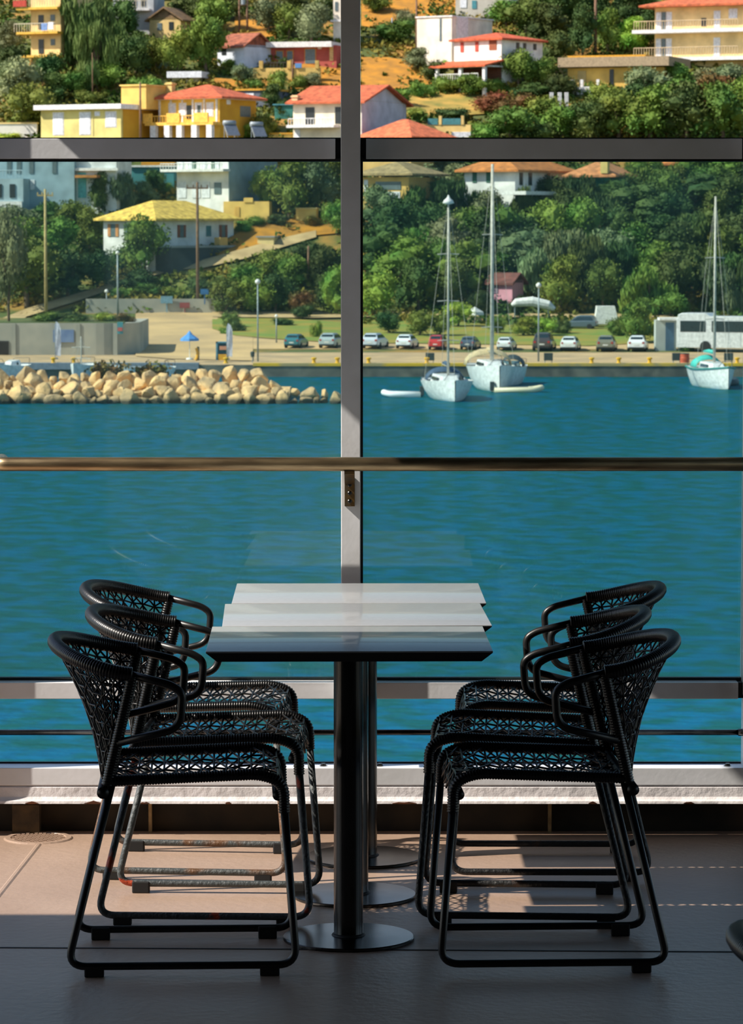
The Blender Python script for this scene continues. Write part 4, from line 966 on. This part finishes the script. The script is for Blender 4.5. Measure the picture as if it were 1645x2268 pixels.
for ri, (py, py2, D, lv) in enumerate(rows):
    x = -20; xmax = (728, 708, 600, 560)[ri]
    while x < xmax:
        w_ = rg.choice((rg.uniform(20, 34), rg.uniform(30, 56))); x += w_*.42
        k = mpp(D); yy_ = py-(8 if ri == 3 and x > 420 and x < 560 else 0)+rg.uniform(-4, 4)
        if x > 640: w_ *= .8
        q = pt(x, yy_-4, D+rg.uniform(-.5, .5)); r = w_*k/2*1.25
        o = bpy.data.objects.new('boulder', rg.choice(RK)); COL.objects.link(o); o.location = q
        o.rotation_euler = (rg.uniform(0,6.3), rg.uniform(0,6.3), rg.uniform(0,6.3)); o.scale = (r, r*rg.uniform(.8,1.1), r*rg.uniform(.65,.9))
        sec = next((s[2] for s in SEC if s[0] <= x < s[1]), 'at the left edge')
        sz = 'big' if w_ > 42 else ('small' if w_ < 33 else 'middling')
        lb = sz+' pale boulder '+lv+', '+sec
        tag(o, lb, 'rock', 'boulders of the breakwater')
        x += w_*.42
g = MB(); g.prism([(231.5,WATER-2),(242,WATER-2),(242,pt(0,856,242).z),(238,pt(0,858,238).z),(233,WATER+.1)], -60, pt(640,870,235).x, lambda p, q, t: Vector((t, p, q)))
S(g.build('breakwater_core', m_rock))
g = MB(); g.box(-60, 241, WATER-2, pt(520,815,245).x, 243.5, pt(0,846,243).z); S(g.build('breakwater_walk', m_quayw))

# ================================================================== poles, lamps, flags
m_wood = mat('pole_wood', (128,96,72), .9, c2=(98,76,58), scale=4); m_conc = mat('pole_concrete', (186,164,110), .9); m_galv = mat('galvanised', (150,160,164), .5, metal=.3)
def pole(x, y1, y0, r, m, label, name='utility_pole', cat='pole', D=None, arm=None, insul=True):
    p = ground(x, y1) if D is None else pt(x, y1, D); k = mpp(p.y); h_ = (y1-y0)*k
    e = empty(name, p); tag(e, label, cat, 'poles on the far shore')
    g = MB(); g.tube([(0,0,-.5),(0,0,h_)], r, 8, rs=[r*1.15, r*.8]); g.build('pole', m, e, smooth=True)
    if arm:
        g = MB(); g.box(-arm/2,-.06,h_-.7,arm/2,.06,h_-.55)
        for t in (-1,-.4,.4,1): g.tube([(t*arm*.46,0,h_-.55),(t*arm*.46,0,h_-.3)], .06, 6)
        g.build('crossarm', m, e)
    return e
pole(102, 705, 420, .15, m_conc, 'tan concrete utility pole at the left, below the blue grey house', arm=1.6)
pole(438, 690, 404, .16, m_wood, 'brown wooden utility pole in front of the yellow roofed villa', arm=2.2)
pole(683, 640, 545, .14, m_wood, 'short wooden pole in the trees left of the window post', arm=None)
pole(205, 225, 118, .06, m_wood, 'thin dark pole above the pale yellow house')
pole(311, 306, 183, .12, m_wood, 'thin pole in front of the yellow stair tower side wall', D=384)
pole(1318, 125, -10, .2, m_wood, 'dark wooden pole in the trees left of the cream block')
pole(922, 120, -10, .13, m_wood, 'dark thin pole left of the blank white building')
pole(648, 180, 132, .12, m_wood, 'short pole on the stone terrace wall')
pole(868, 90, 40, .1, m_galv, 'thin grey pole on the dry slope left of the blank white building')
e = pole(530, 75, -10, .14, m_wood, 'twin legged wooden transformer pole at the top', 'transformer_pole')
g = MB(); k = mpp(e.location.y); g.tube([(1.0,0,-.5),(1.0,0,85*k)], .14, 8); g.build('pole', m_wood, e, smooth=True)
g = MB(); g.box(-.1,-.2,62*k,1.1,.2,64*k); g.build('platform', m_wood, e); g = MB(); g.lathe([(.3,64*k),(.3,78*k),(.1,80*k)], 10, (.5,0,0)); g.build('transformer', m_galv, e)
def lamp(x, y1, y0, label, D=None, r=.06, head=.22, arms=1):
    p = ground(x, y1) if D is None else pt(x, y1, D); k = mpp(p.y); h_ = (y1-y0)*k
    e = empty('street_lamp', p); tag(e, label, 'lamp', 'street lamps of the harbour')
    g = MB(); g.tube([(0,0,-.1),(0,0,h_)], r, 8, rs=[r*1.3, r*.8]); g.build('pole', m_galv, e, smooth=True)
    g = MB(); g.lathe([(.05,-head),(head,-head*.3),(head*.9,head*.4),(.05,head)], 12, (0,0,h_)); g.build('lamp_head', m_pwhite, e, smooth=True)
lamp(571, 802, 624, 'tall slim street lamp on the quay left of the teal car', 280)
lamp(1192, 804, 632, 'tall slim street lamp on the quay behind the right dark car', 280)
lamp(236, 692, 645, 'short globe lamp above the retaining wall planting', None, .05, .2)
lamp(261, 705, 560, 'tall grey lamp pole left of the low grey wall', None, .09, .2)
lamp(612, 760, 700, 'dark short lamp post on the grass left of the teal car', None, .06, .15)
m_flag = mat('white_flag_cloth', (222,222,236), .8)
def feather(x, y1, y0, label, D=278):
    p = pt(x, y1, D); k = mpp(D); h_ = (y1-y0)*k; e = empty('feather_flag', p); tag(e, label, 'flag', 'feather flags')
    g = MB(); g.tube([(-.2,0,0),(-.22,0,h_*.8),(-.1,0,h_)], .03, 6); g.lathe([(.25,0),(.2,.1),(.02,.12)], 10, (-.2,0,0)); g.build('pole', m_galv, e)
    P = [(-.2,.1*h_),(.22,.07*h_),(.26,.5*h_),(.24,.8*h_),(.12,.94*h_),(-.08,h_),(-.22,.9*h_)]
    g = MB(); g.prism(P, -.02, .02, lambda a, b_, t: Vector((a, t+.10*math.sin(b_*1.7), b_))); g.build('banner', m_flag, e)
feather(128, 795, 712, 'white feather flag in front of the grey retaining wall')
feather(508, 796, 716, 'white feather flag at the right end of the sandy lot')
p = pt(420, 796, 279); k = mpp(279); e = empty('parasol', p); tag(e, 'blue parasol with small vented top on the quay', 'parasol')
g = MB(); g.tube([(0,0,0),(0,0,58*k)], .03, 6); g.lathe([(.3,0),(.25,.12),(.03,.14)], 12); g.build('pole', m_pwhite, e)
g = MB(); g.lathe([(21*k,41*k),(20*k,46*k),(6*k,56*k),(6*k,57*k),(2.5*k,61*k),(.02,64*k)], 8); o = g.build('canopy', mat('blue_canvas', (84,150,220), .7), e)
def thing(nm, label, cat, x, y, D, parts, group=None):
    p = pt(x, y, D); e = empty(nm, p); tag(e, label, cat, group)
    for pn, m, f in parts:
        g = MB(); f(g); g.build(pn, m, e)
m_yb = mat('yellow_plastic', (224,166,36), .6); m_tq = mat('turquoise_booth', (90,150,176), .6); m_gr = mat('dark_bin', (48,64,66), .7)
thing('kayak_stand', 'small yellow curved slide standing under the blue parasol', 'stand', 433, 798, 279, [('body', m_yb, lambda g: g.tube([(0,0,0),(.12,0,.2),(.2,0,.6),(.08,0,1.0)], .14, 8)), ('frame', m_gr, lambda g: g.box(.12,-.1,0,.3,.1,1.1))])
thing('rental_booth', 'open turquoise booth frame beside the right feather flag', 'booth', 492, 798, 279.5, [('frame', m_tq, lambda g: (g.box(-.5,-.3,0,-.36,.3,1.5), g.box(.36,-.3,0,.5,.3,1.5), g.box(-.5,-.3,1.4,.5,.3,1.5), g.box(-.5,.2,0,.5,.3,1.4))), ('counter', m_yb, lambda g: g.box(-.3,-.35,.0,.45,0,.5)), ('top', mat('salmon_panel', (214,150,120), .7), lambda g: g.box(-.2,-.3,.85,.4,.1,1.15))])
thing('litter_bin', 'small dark round bin on a post by the quay edge', 'bin', 559, 806, 277, [('bin', m_gr, lambda g: g.lathe([(.14,.55),(.18,.9),(.12,1.0)], 10)), ('post', m_galv, lambda g: g.tube([(0,0,0),(0,0,.56)], .03, 6))])
for x, lb in ((952,'dark board on short legs behind the left sailboat'),(1214,'low black barrier on the quay right of the street lamp'),(1498,'dark box left of the orange barrel'),(1613,'grey box behind the right sailboat')):
    thing('quay_box', lb, 'box', x, 804, 276, [('box', m_gr, lambda g: g.box(-.35,-.2,.2,.35,.2,.8)), ('foot', m_galv, lambda g: (g.box(-.3,-.15,0,-.24,.15,.2), g.box(.24,-.15,0,.3,.15,.2)))])
thing('barrel', 'orange red barrel on the quay edge left of the right sailboat', 'barrel', 1516, 812, 274.5, [('barrel', mat('orange_barrel', (190,84,54), .6), lambda g: g.lathe([(.36,0),(.38,.3),(.36,.34),(.38,.7),(.36,.74),(.36,1.0),(.02,1.02)], 18)), ('lid', m_gr, lambda g: g.lathe([(.37,1.0),(.37,1.06),(.02,1.08)], 18))])
for x, lb in ((163,'yellow mooring bollard left of the white feather flag'),(118,'yellow mooring bollard at the quay below the white feather flag'),(500,'yellow mooring bollard below the right feather flag'),(747,'yellow mooring bollard just left of the window post'),(816,'yellow mooring bollard just right of the window post'),(945,'yellow mooring bollard left of the smaller sailboat'),(1310,'yellow mooring bollard below the white hatchback'),(1370,'tall yellow bollard below the olive grey car'),(1438,'yellow mooring bollard below the white saloon car'),(1632,'yellow mooring bollard at the right edge'),(695,'yellow mooring bollard below the silver car')):
    p = pt(x, 812, QY+.3); g = MB(); g.lathe([(.22,0),(.2,.05),(.13,.1),(.13,.3),(.22,.36),(.22,.44),(.02,.5)], 14); o = g.build('bollard', m_yel, loc=(p.x, p.y, QZ+.1)); tag(o, lb, 'bollard', 'yellow bollards on the quay edge')

# ================================================================== vehicles
m_tyre = mat('tyre', (22,22,24), .8); m_cglass = mat('car_glass', (34,50,56), .12, spec=.8); m_tail = mat('tail_light', (170,40,30), .4)
def car(x, base, w_, col, rz, label, D=None, suv=False, group='cars parked along the quay'):
    p = ground(x, base) if D is None else pt(x, base, D)
    sc_ = w_*mpp(p.y)/2.0; e = empty('car', (p.x, p.y, p.z+.05), R(rz)); tag(e, label, 'car', group)
    m = mat('car_paint_%d_%d_%d' % col, col, .3, c2=col, coat=.6)
    H = 1.62 if suv else 1.46; L = 4.1; W_ = .86
    # body lofted from sections: y, zlow, zhigh, halfwidth
    sec = [(0,.42,.82,.70),(.06,.28,.95,.80),(.5,.22,1.0,W_),(1.4,.2,1.0,W_),(2.6,.2,.97,W_),(3.5,.22,.86,.84),(4.0,.3,.72,.76),(4.1,.4,.62,.66)]
    def loft(sec, g):
        V = []; n_ = 8
        for y, a, b_, w2 in sec:
            c_ = min(.12, (b_-a)*.3)
            V += [(-w2+c_,y,a),(w2-c_,y,a),(w2,y,a+c_),(w2,y,b_-c_),(w2-c_,y,b_),(-w2+c_,y,b_),(-w2,y,b_-c_),(-w2,y,a+c_)]
        f = [tuple(range(8)), tuple(range(len(V)-1, len(V)-9, -1))]
        for i in range(len(sec)-1):
            for k in range(8): f.append((i*8+k, i*8+(k+1) % 8, i*8+8+(k+1) % 8, i*8+8+k))
        g.add([(a*sc_, b_*sc_, c_*sc_) for a, b_, c_ in V], f)
    g = MB(); loft(sec, g); bd = g.build('body', m, e, smooth=False)
    g = MB(); loft([(.12,.9,.98,.76),(.42,.9,H-.05,.64),(.75,.9,H,.62),(2.0,.9,H-.01,.62),(2.35,.9,H-.1,.63),(3.05,.88,.96,.74)], g); g.build('cabin', m, e)
    def bx(nm, mm, q, par=e):
        g = MB(); g.box(*[v*sc_ for v in q]); return g.build(nm, mm, par)
    g = MB(); s = sc_
    P = [(-.60,.205,1.02),(.60,.205,1.02),(.54,.365,H-.13),(-.54,.365,H-.13)]
    g.hexa([Vector(q)*s+Vector((0,-.035*s,.012*s)) for q in P]+[Vector(q)*s+Vector((0,.03*s,0)) for q in P]); g.build('rear_window', m_cglass, e)
    for sg in (-1, 1):
        g = MB(); P = [(sg*.73,.42,1.02),(sg*.73,2.75,1.02),(sg*.655,2.15,H-.15),(sg*.655,.62,H-.13)]
        g.hexa([Vector((q[0]+sg*.02,q[1],q[2]))*s for q in P]+[Vector((q[0]-sg*.05,q[1],q[2]))*s for q in P]); g.build('side_window', m_cglass, e)
        bx('tail_light', m_tail, (sg*.62-.10,-.01,.72,sg*.62+.10,.10,.90))
        for y in (.75, 3.25):
            g = MB(); g.tube([(sg*.66*s,y*s,.31*s),(sg*.88*s,y*s,.31*s)], .31*s, 16); wl = g.build('wheel', m_tyre, e)
    bx('number_plate', m_pwhite, (-.24,-.02,.55,.24,.03,.66)); bx('bumper', m_tyre, (-.74,-.03,.27,.74,.08,.40))
    return e
car(645, 773, 43, (40,110,122), -14, 'teal hatchback parked on the quay left of the window post')
car(723, 773, 46, (160,176,180), -14, 'silver car partly cut by the window post on its left side')
car(818, 774, 47, (190,200,212), -16, 'pale silver car parked just right of the window post')
car(893, 774, 43, (226,234,240), -13, 'white car parked second to the right of the window post')
car(963, 776, 40, (186,40,38), -14, 'red car parked behind the thin mast', suv=True)
car(1034, 776, 40, (70,86,104), -13, 'dark blue car parked behind the larger sailboat')
car(1115, 777, 39, (222,226,228), -13, 'white car parked just right of the thick mast')
car(1199, 779, 50, (64,58,58), -10, 'dark brown car parked behind the right street lamp', suv=True)
car(1258, 779, 44, (216,222,222), -10, 'small white hatchback right of the dark brown car')
car(1340, 780, 48, (118,118,104), -8, 'olive grey car with lit tail light')
car(1409, 780, 48, (226,230,234), -8, 'white car parked farthest right, near the kiosk')
car(1322, 730, 38, (84,98,108), 76, 'dark estate car parked side on behind the grass', group=None, suv=True)
e = car(1006, 124, 26, (240,240,244), 70, 'white van beside the blank white building, upper right', group=None, suv=True)
# van, awnings, coach
thing('white_van', 'white panel van behind the dark estate car', 'van', 1338, 727, ground(1338,727).y, [('body', m_pwhite, lambda g: g.hexa([Vector(v) for v in ((-.9,0,.4),(1.4,0,.4),(1.4,2,.4),(-.9,2,.4),(-.7,.1,2.1),(1.0,.1,2.1),(1.0,1.9,2.1),(-.7,1.9,2.1))])), ('wheel', m_tyre, lambda g: g.tube([(.9,-.05,.35),(.9,.2,.35)], .35, 14))])
thing('awning', 'long white awning below the pink house', 'awning', 1178, 712, ground(1178,712).y, [('canopy', m_pwhite, lambda g: g.tube([(-2.0,0,1.6),(-1.6,0,1.85),(0,0,1.95),(1.6,0,1.6),(2.2,0,1.2)], .5, 10, rs=[.15,.4,.5,.45,.2])), ('post', m_galv, lambda g: (g.tube([(-1.7,0,-.5),(-1.7,0,1.6)], .06, 6), g.tube([(1.6,0,-.5),(1.6,0,1.3)], .06, 6)))])
thing('tent', 'small white tent in the trees between the two masts', 'tent', 1051, 716, ground(1051,716).y, [('canopy', m_pwhite, lambda g: g.lathe([(.9,.8),(.85,1.1),(.02,1.6)], 4)), ('base', hm((200,170,120)), lambda g: g.box(-.7,-.5,-.3,.7,.5,.5))])
D_ = ground(1560, 779).y; k = mpp(D_); p = pt(1497, 779, D_)
e = empty('coach', p, R(-20)); tag(e, 'white touring coach with dark window band parked at the right edge', 'bus')
Lb = 9.5; Hb = 86*k; m_busw = mat('coach_white', (214,218,222), .35, coat=.4)
g = MB(); P = [(0,.35),(Lb,.35),(Lb,Hb*.92),(3.0,Hb*.92),(2.6,Hb),(.5,Hb),(.15,Hb*.96),(0,Hb*.8)]
g.prism(P, 0, 2.5, lambda a, b_, t: Vector((a, t, b_))); g.build('body', m_busw, e, bevel=.06)
g = MB()
for a, b_ in ((.35,2.6),(3.15,6.0),(6.1,9.2)): g.box(a, -.03, Hb*.52, b_, .05, Hb*.80)
g.build('window', m_cglass, e)
for a in (2.6, 7.6):
    g = MB(); g.tube([(a,-.04,.48),(a,.4,.48)], .48, 18); g.build('wheel', m_tyre, e)
g = MB(); 
for a in (3.5, 4.6, 5.7): g.box(a,-.012,.5,a+.03,.02,Hb*.5)
g.build('panel_joint', m_galv, e)
thing('kiosk', 'grey kiosk with flat roof and blue glazed door beside the coach', 'kiosk', 1482, 778, ground(1482,778).y+.5, [('wall', hm((176,182,178)), lambda g: g.box(-1.2,0,-.1,.6,1.8,2.7)), ('roof', m_pwhite, lambda g: g.box(-.9,-.5,2.7,1.0,2.0,2.9)), ('door', mat('blue_glass_door', (70,100,126), .3), lambda g: g.box(-.35,-.06,0,.4,.03,2.5)), ('post', m_galv, lambda g: g.box(.75,-.4,-.1,.85,-.3,2.7))])

# ================================================================== boats
m_hullw = mat('hull_white', (232,234,234), .4, coat=.3); m_navy = mat('navy_canvas', (60,84,112), .7); m_tan = mat('tan_canvas', (200,180,140), .8); m_teal = mat('teal_stripe', (30,130,124), .6); m_mast = mat('mast_alloy', (196,190,178), .5); m_bt = mat('boat_dark', (50,62,66), .6)
def hullmesh(L, B, H, sheer=.25, bow=.9):
    g = MB(); N, K = 14, 8; V = []
    for i in range(N+1):
        t = i/N; y = t*L
        w_ = B/2*(min(1, .78+.6*t) if t < .4 else 1)*(1-max(0, (t-.4)/.6)**2.2*.98)
        top = H+sheer*(2*t-.7)**2*.6; bot = -.35+.35*max(0, (t-.55)/.45)**2+.0
        for k_ in range(K+1):
            a = -1+2*k_/K; xx = w_*math.copysign(abs(a)**.6, a) if a else 0
            z = bot+(top-bot)*abs(a)**1.8
            V.append((xx, y+ (bow*.4*max(0, t-.6)*abs(a)), z))
    g.v = V
    for i in range(N):
        for k_ in range(K): o_ = i*(K+1)+k_; g.f.append((o_, o_+1, o_+K+2, o_+K+1))
    g.f.append(tuple(range(K, -1, -1)))
    d = len(g.v)          # deck
    for i in range(N+1): 
        a, b_ = V[i*(K+1)], V[i*(K+1)+K]; g.v += [(a[0]*.97, a[1], a[2]-.06), (b_[0]*.97, b_[1], b_[2]-.06)]
    for i in range(N): g.f.append((d+2*i, d+2*i+1, d+2*i+3, d+2*i+2))
    return g
def boat(nm, label, x, wl, D, rz, L, B, H, sc_=1, mast=None, mr=.1, stripe=None, cab=True, hood=None, hs=1, boom=True, cat='sailboat', rad=False, spr=()):
    p = pt(x, wl, D); p.z = WATER; p -= Matrix.Rotation(R(rz), 3, 'Z') @ Vector((0, L*.5, 0)); e = empty(nm, p, R(rz)); tag(e, label, cat)
    hl = hullmesh(L, B, H); o = hl.build('hull', m_hullw, e, smooth=True)
    if stripe:
        g = MB(); 
        for sg in (-1, 1):
            P = [Vector((v[0]*1.015, v[1], v[2])) for v in hl.v[(0 if sg < 0 else 8):15*9:9]]
            g.tube([q-Vector((0,0,.08)) for q in P], .06, 5)
        g.build('rubbing_strake', stripe, e)
    if cab:
        g = MB(); y0, y1 = L*.32, L*.68; b_ = B*.3
        g.hexa([Vector(v) for v in ((-b_,y0,H-.1),(b_,y0,H-.1),(b_*.6,y1,H-.1),(-b_*.6,y1,H-.1),(-b_*.85,y0+.1,H+.45),(b_*.85,y0+.1,H+.45),(b_*.45,y1-.4,H+.35),(-b_*.45,y1-.4,H+.35))]); cb = g.build('cabin', m_hullw, e, bevel=.04)
        for sg in (-1, 1):
            g = MB(); g.hexa([Vector(v) for v in ((sg*b_*.99,y0+.5,H+.08),(sg*b_*.82,y1-.9,H+.08),(sg*b_*.72,y1-.9,H+.06),(sg*b_*.8,y0+.5,H+.06),(sg*b_*.92,y0+.5,H+.3),(sg*b_*.76,y1-.9,H+.26),(sg*b_*.66,y1-.9,H+.24),(sg*b_*.7,y0+.5,H+.28))]); g.build('porthole', m_cglass, cb)
    if hood:
        g = MB(); yA = L*.22
        A = [(B*.36*math.cos(a), .85*math.sin(a)**.8) for a in [k_*PI/10 for k_ in range(11)]]
        N = len(A)
        for j, (yy_, s1) in enumerate(((yA-.8,.85),(yA,1.05),(yA+.9,.7))):
            for q in A: g.v.append((q[0]*hs, yy_, H+q[1]*s1*hs))
        for j in range(2):
            for i in range(N-1): g.f.append((j*N+i, j*N+i+1, (j+1)*N+i+1, (j+1)*N+i))
        o = g.build('sprayhood', hood, e, smooth=True); sd = o.modifiers.new('thick', 'SOLIDIFY'); sd.thickness = .04
    if mast:
        mh = mast; g = MB(); g.tube([(0,L*.5,H-.2),(0,L*.5+.02,mh)], mr, 10, rs=[mr, mr*.7]); ms = g.build('mast', m_mast, e, smooth=True)
        for z in spr or (mh*.5, mh*.75):
            g = MB(); g.tube([(-.75,L*.5,z),(0,L*.5,z+.05),(.75,L*.5,z)], .035, 5); g.build('spreader', m_mast, ms)
        if boom: 
            g = MB(); g.tube([(0,L*.5,H+1.0),(0,L*.12,H+1.05)], .07, 6); g.build('boom', m_mast, e)
            g = MB(); g.tube([(0,L*.48,H+1.15),(0,L*.3,H+1.18),(0,L*.13,H+1.12)], .14, 8, rs=[.16,.14,.08]); g.build('sail_cover', hood or m_tan, e, smooth=True)
        g = MB()
        for q in ((0,L*.98,H),(0,.1,H+.1)): g = MB(); g.tube([(0,L*.5,mh-.1), q], .012, 4); g.build('stay', m_mast, e)
        g = MB()
        for sg in (-1, 1):
            g = MB(); g.tube([(0,L*.5,mh-.2),(sg*.75,L*.5,mh*.6),(sg*B*.46,L*.5,H)], .010, 4); g.build('shroud', m_mast, e)
    # pulpit rails
    g = MB(); g.tube(fillet([(-B*.36,.3,H),(-B*.36,.15,H+.55),(B*.36,.15,H+.55),(B*.36,.3,H)], .1, 4), .02, 5)
    g.build('stern_rail', m_pol, e); g = MB()
    g.tube(fillet([(-B*.2,L*.86,H),(-B*.12,L*.97,H+.6),(B*.12,L*.97,H+.6),(B*.2,L*.86,H)], .1, 4), .02, 5); g.build('pulpit', m_pol, e)
    return e
e = boat('sailboat', 'smaller white sailboat with navy sprayhood and thin mast, bow pointing out', 992, 876, 238, 180+5, 8.6, 3.6, 1.25, mast=13.7, mr=.085, hood=m_navy, spr=(4.0,6.7,9.9))
g = MB(); g.lathe([(.05,13.3),(.40,13.4),(.30,13.6),(.12,13.75),(.03,13.95)], 10, (0,4.3,0)); g.build('masthead_lantern', m_pwhite, e, smooth=True)
e = boat('sailboat', 'larger white sailboat with tan canopy and thick pale mast', 1089, 846, 252, 180+5, 9.0, 3.5, 1.7, mast=16.3, mr=.15, hood=m_tan, hs=1.35, stripe=None, spr=(4.5,11.2))
g = MB(); g.box(-.3,8.2,0,.0,8.4,.9)
e = boat('sailboat', 'white sailboat with green strake and turquoise cockpit cover at the right', 1581, 846, 255, 180+10, 7.6, 2.9, 1.45, mast=14.0, mr=.11, hood=mat('turquoise_canvas', (70,190,180), .7), stripe=m_teal, spr=(5.0,9.5))
e.children[0]['label'] = 'white hull with green top edge'
e = boat('dinghy', 'low white inflatable dinghy left of the smaller sailboat', 890, 872, 241, 90-8, 1, 1, .1, cab=False) if False else None
def dinghy(x, wl, D, rz, L, B, col, label, r=.2, motor=True):
    p = pt(x, wl, D); p.z = WATER; e = empty('dinghy', p, R(rz)); tag(e, label, 'boat', 'small boats of the harbour')
    m = mat('tube_%d_%d_%d' % col, col, .5, c2=col)
    g = MB(); P = fillet([(-L/2,-B/2,.15),(L/2-.6,-B/2,.18),(L/2,0,.36),(L/2-.6,B/2,.18),(-L/2,B/2,.15)], [.5,.5,.5], 6); g.tube(P, r, 10); g.build('hull', m, e, smooth=True)
    g = MB(); g.box(-L/2+.1,-B/2,.0,L/2-.6,B/2,.12); g.box(-.2,-B/2,.25,.1,B/2,.32); g.build('floor_boards', m_galv, e)
    if motor:
        g = MB(); g.box(-L/2-.25,-.15,.1,-L/2+.05,.15,.75); g.tube([(-L/2-.1,0,.1),(-L/2-.1,0,-.4)], .05, 6); g.build('outboard_motor', m_bt, e, bevel=.04)
dinghy(888, 870, 241, 180, 2.7, 1.2, (232,236,238), 'low white dinghy floating left of the smaller sailboat', motor=True)
dinghy(1148, 860, 248, 4, 3.6, 1.4, (206,200,170), 'long pale tender with yellow side alongside the larger sailboat')
dinghy(1605, 850, 259, 60, 2.6, 1.3, (40,54,62), 'dark dinghy tucked behind the right sailboat', r=.3)
e = boat('motorboat', 'grey green motorboat moored right of the larger sailboat', 1128, 838, 260, 180-10, 6.5, 2.4, 1.3, cat='boat', hood=m_bt)
e.children[0].data.materials[0] = mat('grey_green_hull', (84,118,124), .5)
boat('rowing_boat', 'white open boat with raised bow behind the breakwater at the left edge', 24, 842, 266, 160, 4.2, 1.9, 1.15, cab=True, cat='boat')
e = boat('sailing_dinghy', 'small white boat with short mast behind the breakwater', 180, 842, 266, 168, 3.8, 1.6, 1.2, cab=False, mast=3.4, mr=.05, boom=False, cat='boat')
boat('rowing_boat', 'white rowing boat side on behind the breakwater below the retaining wall end', 290, 842, 264, 100, 3.0, 1.3, 1.15, cab=False, cat='boat')
boat('rowing_boat', 'tiny white rowing boat left of the blue parasol', 373, 842, 264, 175, 2.4, 1.0, 1.1, cab=False, cat='boat')
g = MB(); k = mpp(250)
for (x0, x1, y) in ((205,275,812),(300,365,812)):
    for q in range(70):
        px = random.uniform(x0, x1); c_ = pt(px, 832-random.random()*16, 243+random.random()*1)
        ax = Vector((random.gauss(0,1), random.gauss(0,1), random.gauss(0,1))).normalized(); w_ = ax.orthogonal().normalized()
        for s in range(5):
            d = Vector((random.gauss(0,.3), random.gauss(0,.3), random.gauss(0,.25))); g.add([c_+d-ax*.18, c_+d+w_*.12, c_+d+ax*.18, c_+d-w_*.12], [(0,1,2,3)])
o = g.build('quay_weeds', LM['brown']); tag(o, 'brownish green weeds growing behind the breakwater boulders', 'plants', kind='stuff')
# solar water heaters
def heater(x, y, D, label, s=1):
    p = pt(x, y, D); e = empty('solar_water_heater', p, R(25)); tag(e, label, 'water heater', 'solar water heaters')
    g = MB(); g.tube([(-.7*s,0,1.5*s),(.7*s,0,1.5*s)], .28*s, 14); g.build('tank', m_galv, e, smooth=True)
    g = MB(); P = [(-.7,-1.3,.1),(.7,-1.3,.1),(.7,-.1,1.3),(-.7,-.1,1.3)]; g.hexa([Vector(q)*s for q in P]+[(Vector(q)+Vector((0,-.06,.06)))*s for q in P]); g.build('collector', mat('collector_glass', (90,100,112), .3), e)
    g = MB(); 
    for sg in (-.6, .6): g.tube([(sg*s,0,-1.5*s),(sg*s,0,1.3*s)], .04*s, 5); g.tube([(sg*s,-1.3*s,-.6),(sg*s,0,1.2*s)], .03*s, 5)
    g.build('stand', m_galv, e)
heater(508, 303, 382, 'solar water heater right of the yellow villa, just above the frame')
heater(568, 306, 382, 'second lower solar water heater above the frame, left of the cream house')
heater(312, 172, 432, 'solar water heater on the hillside above the stair tower', 1.2)
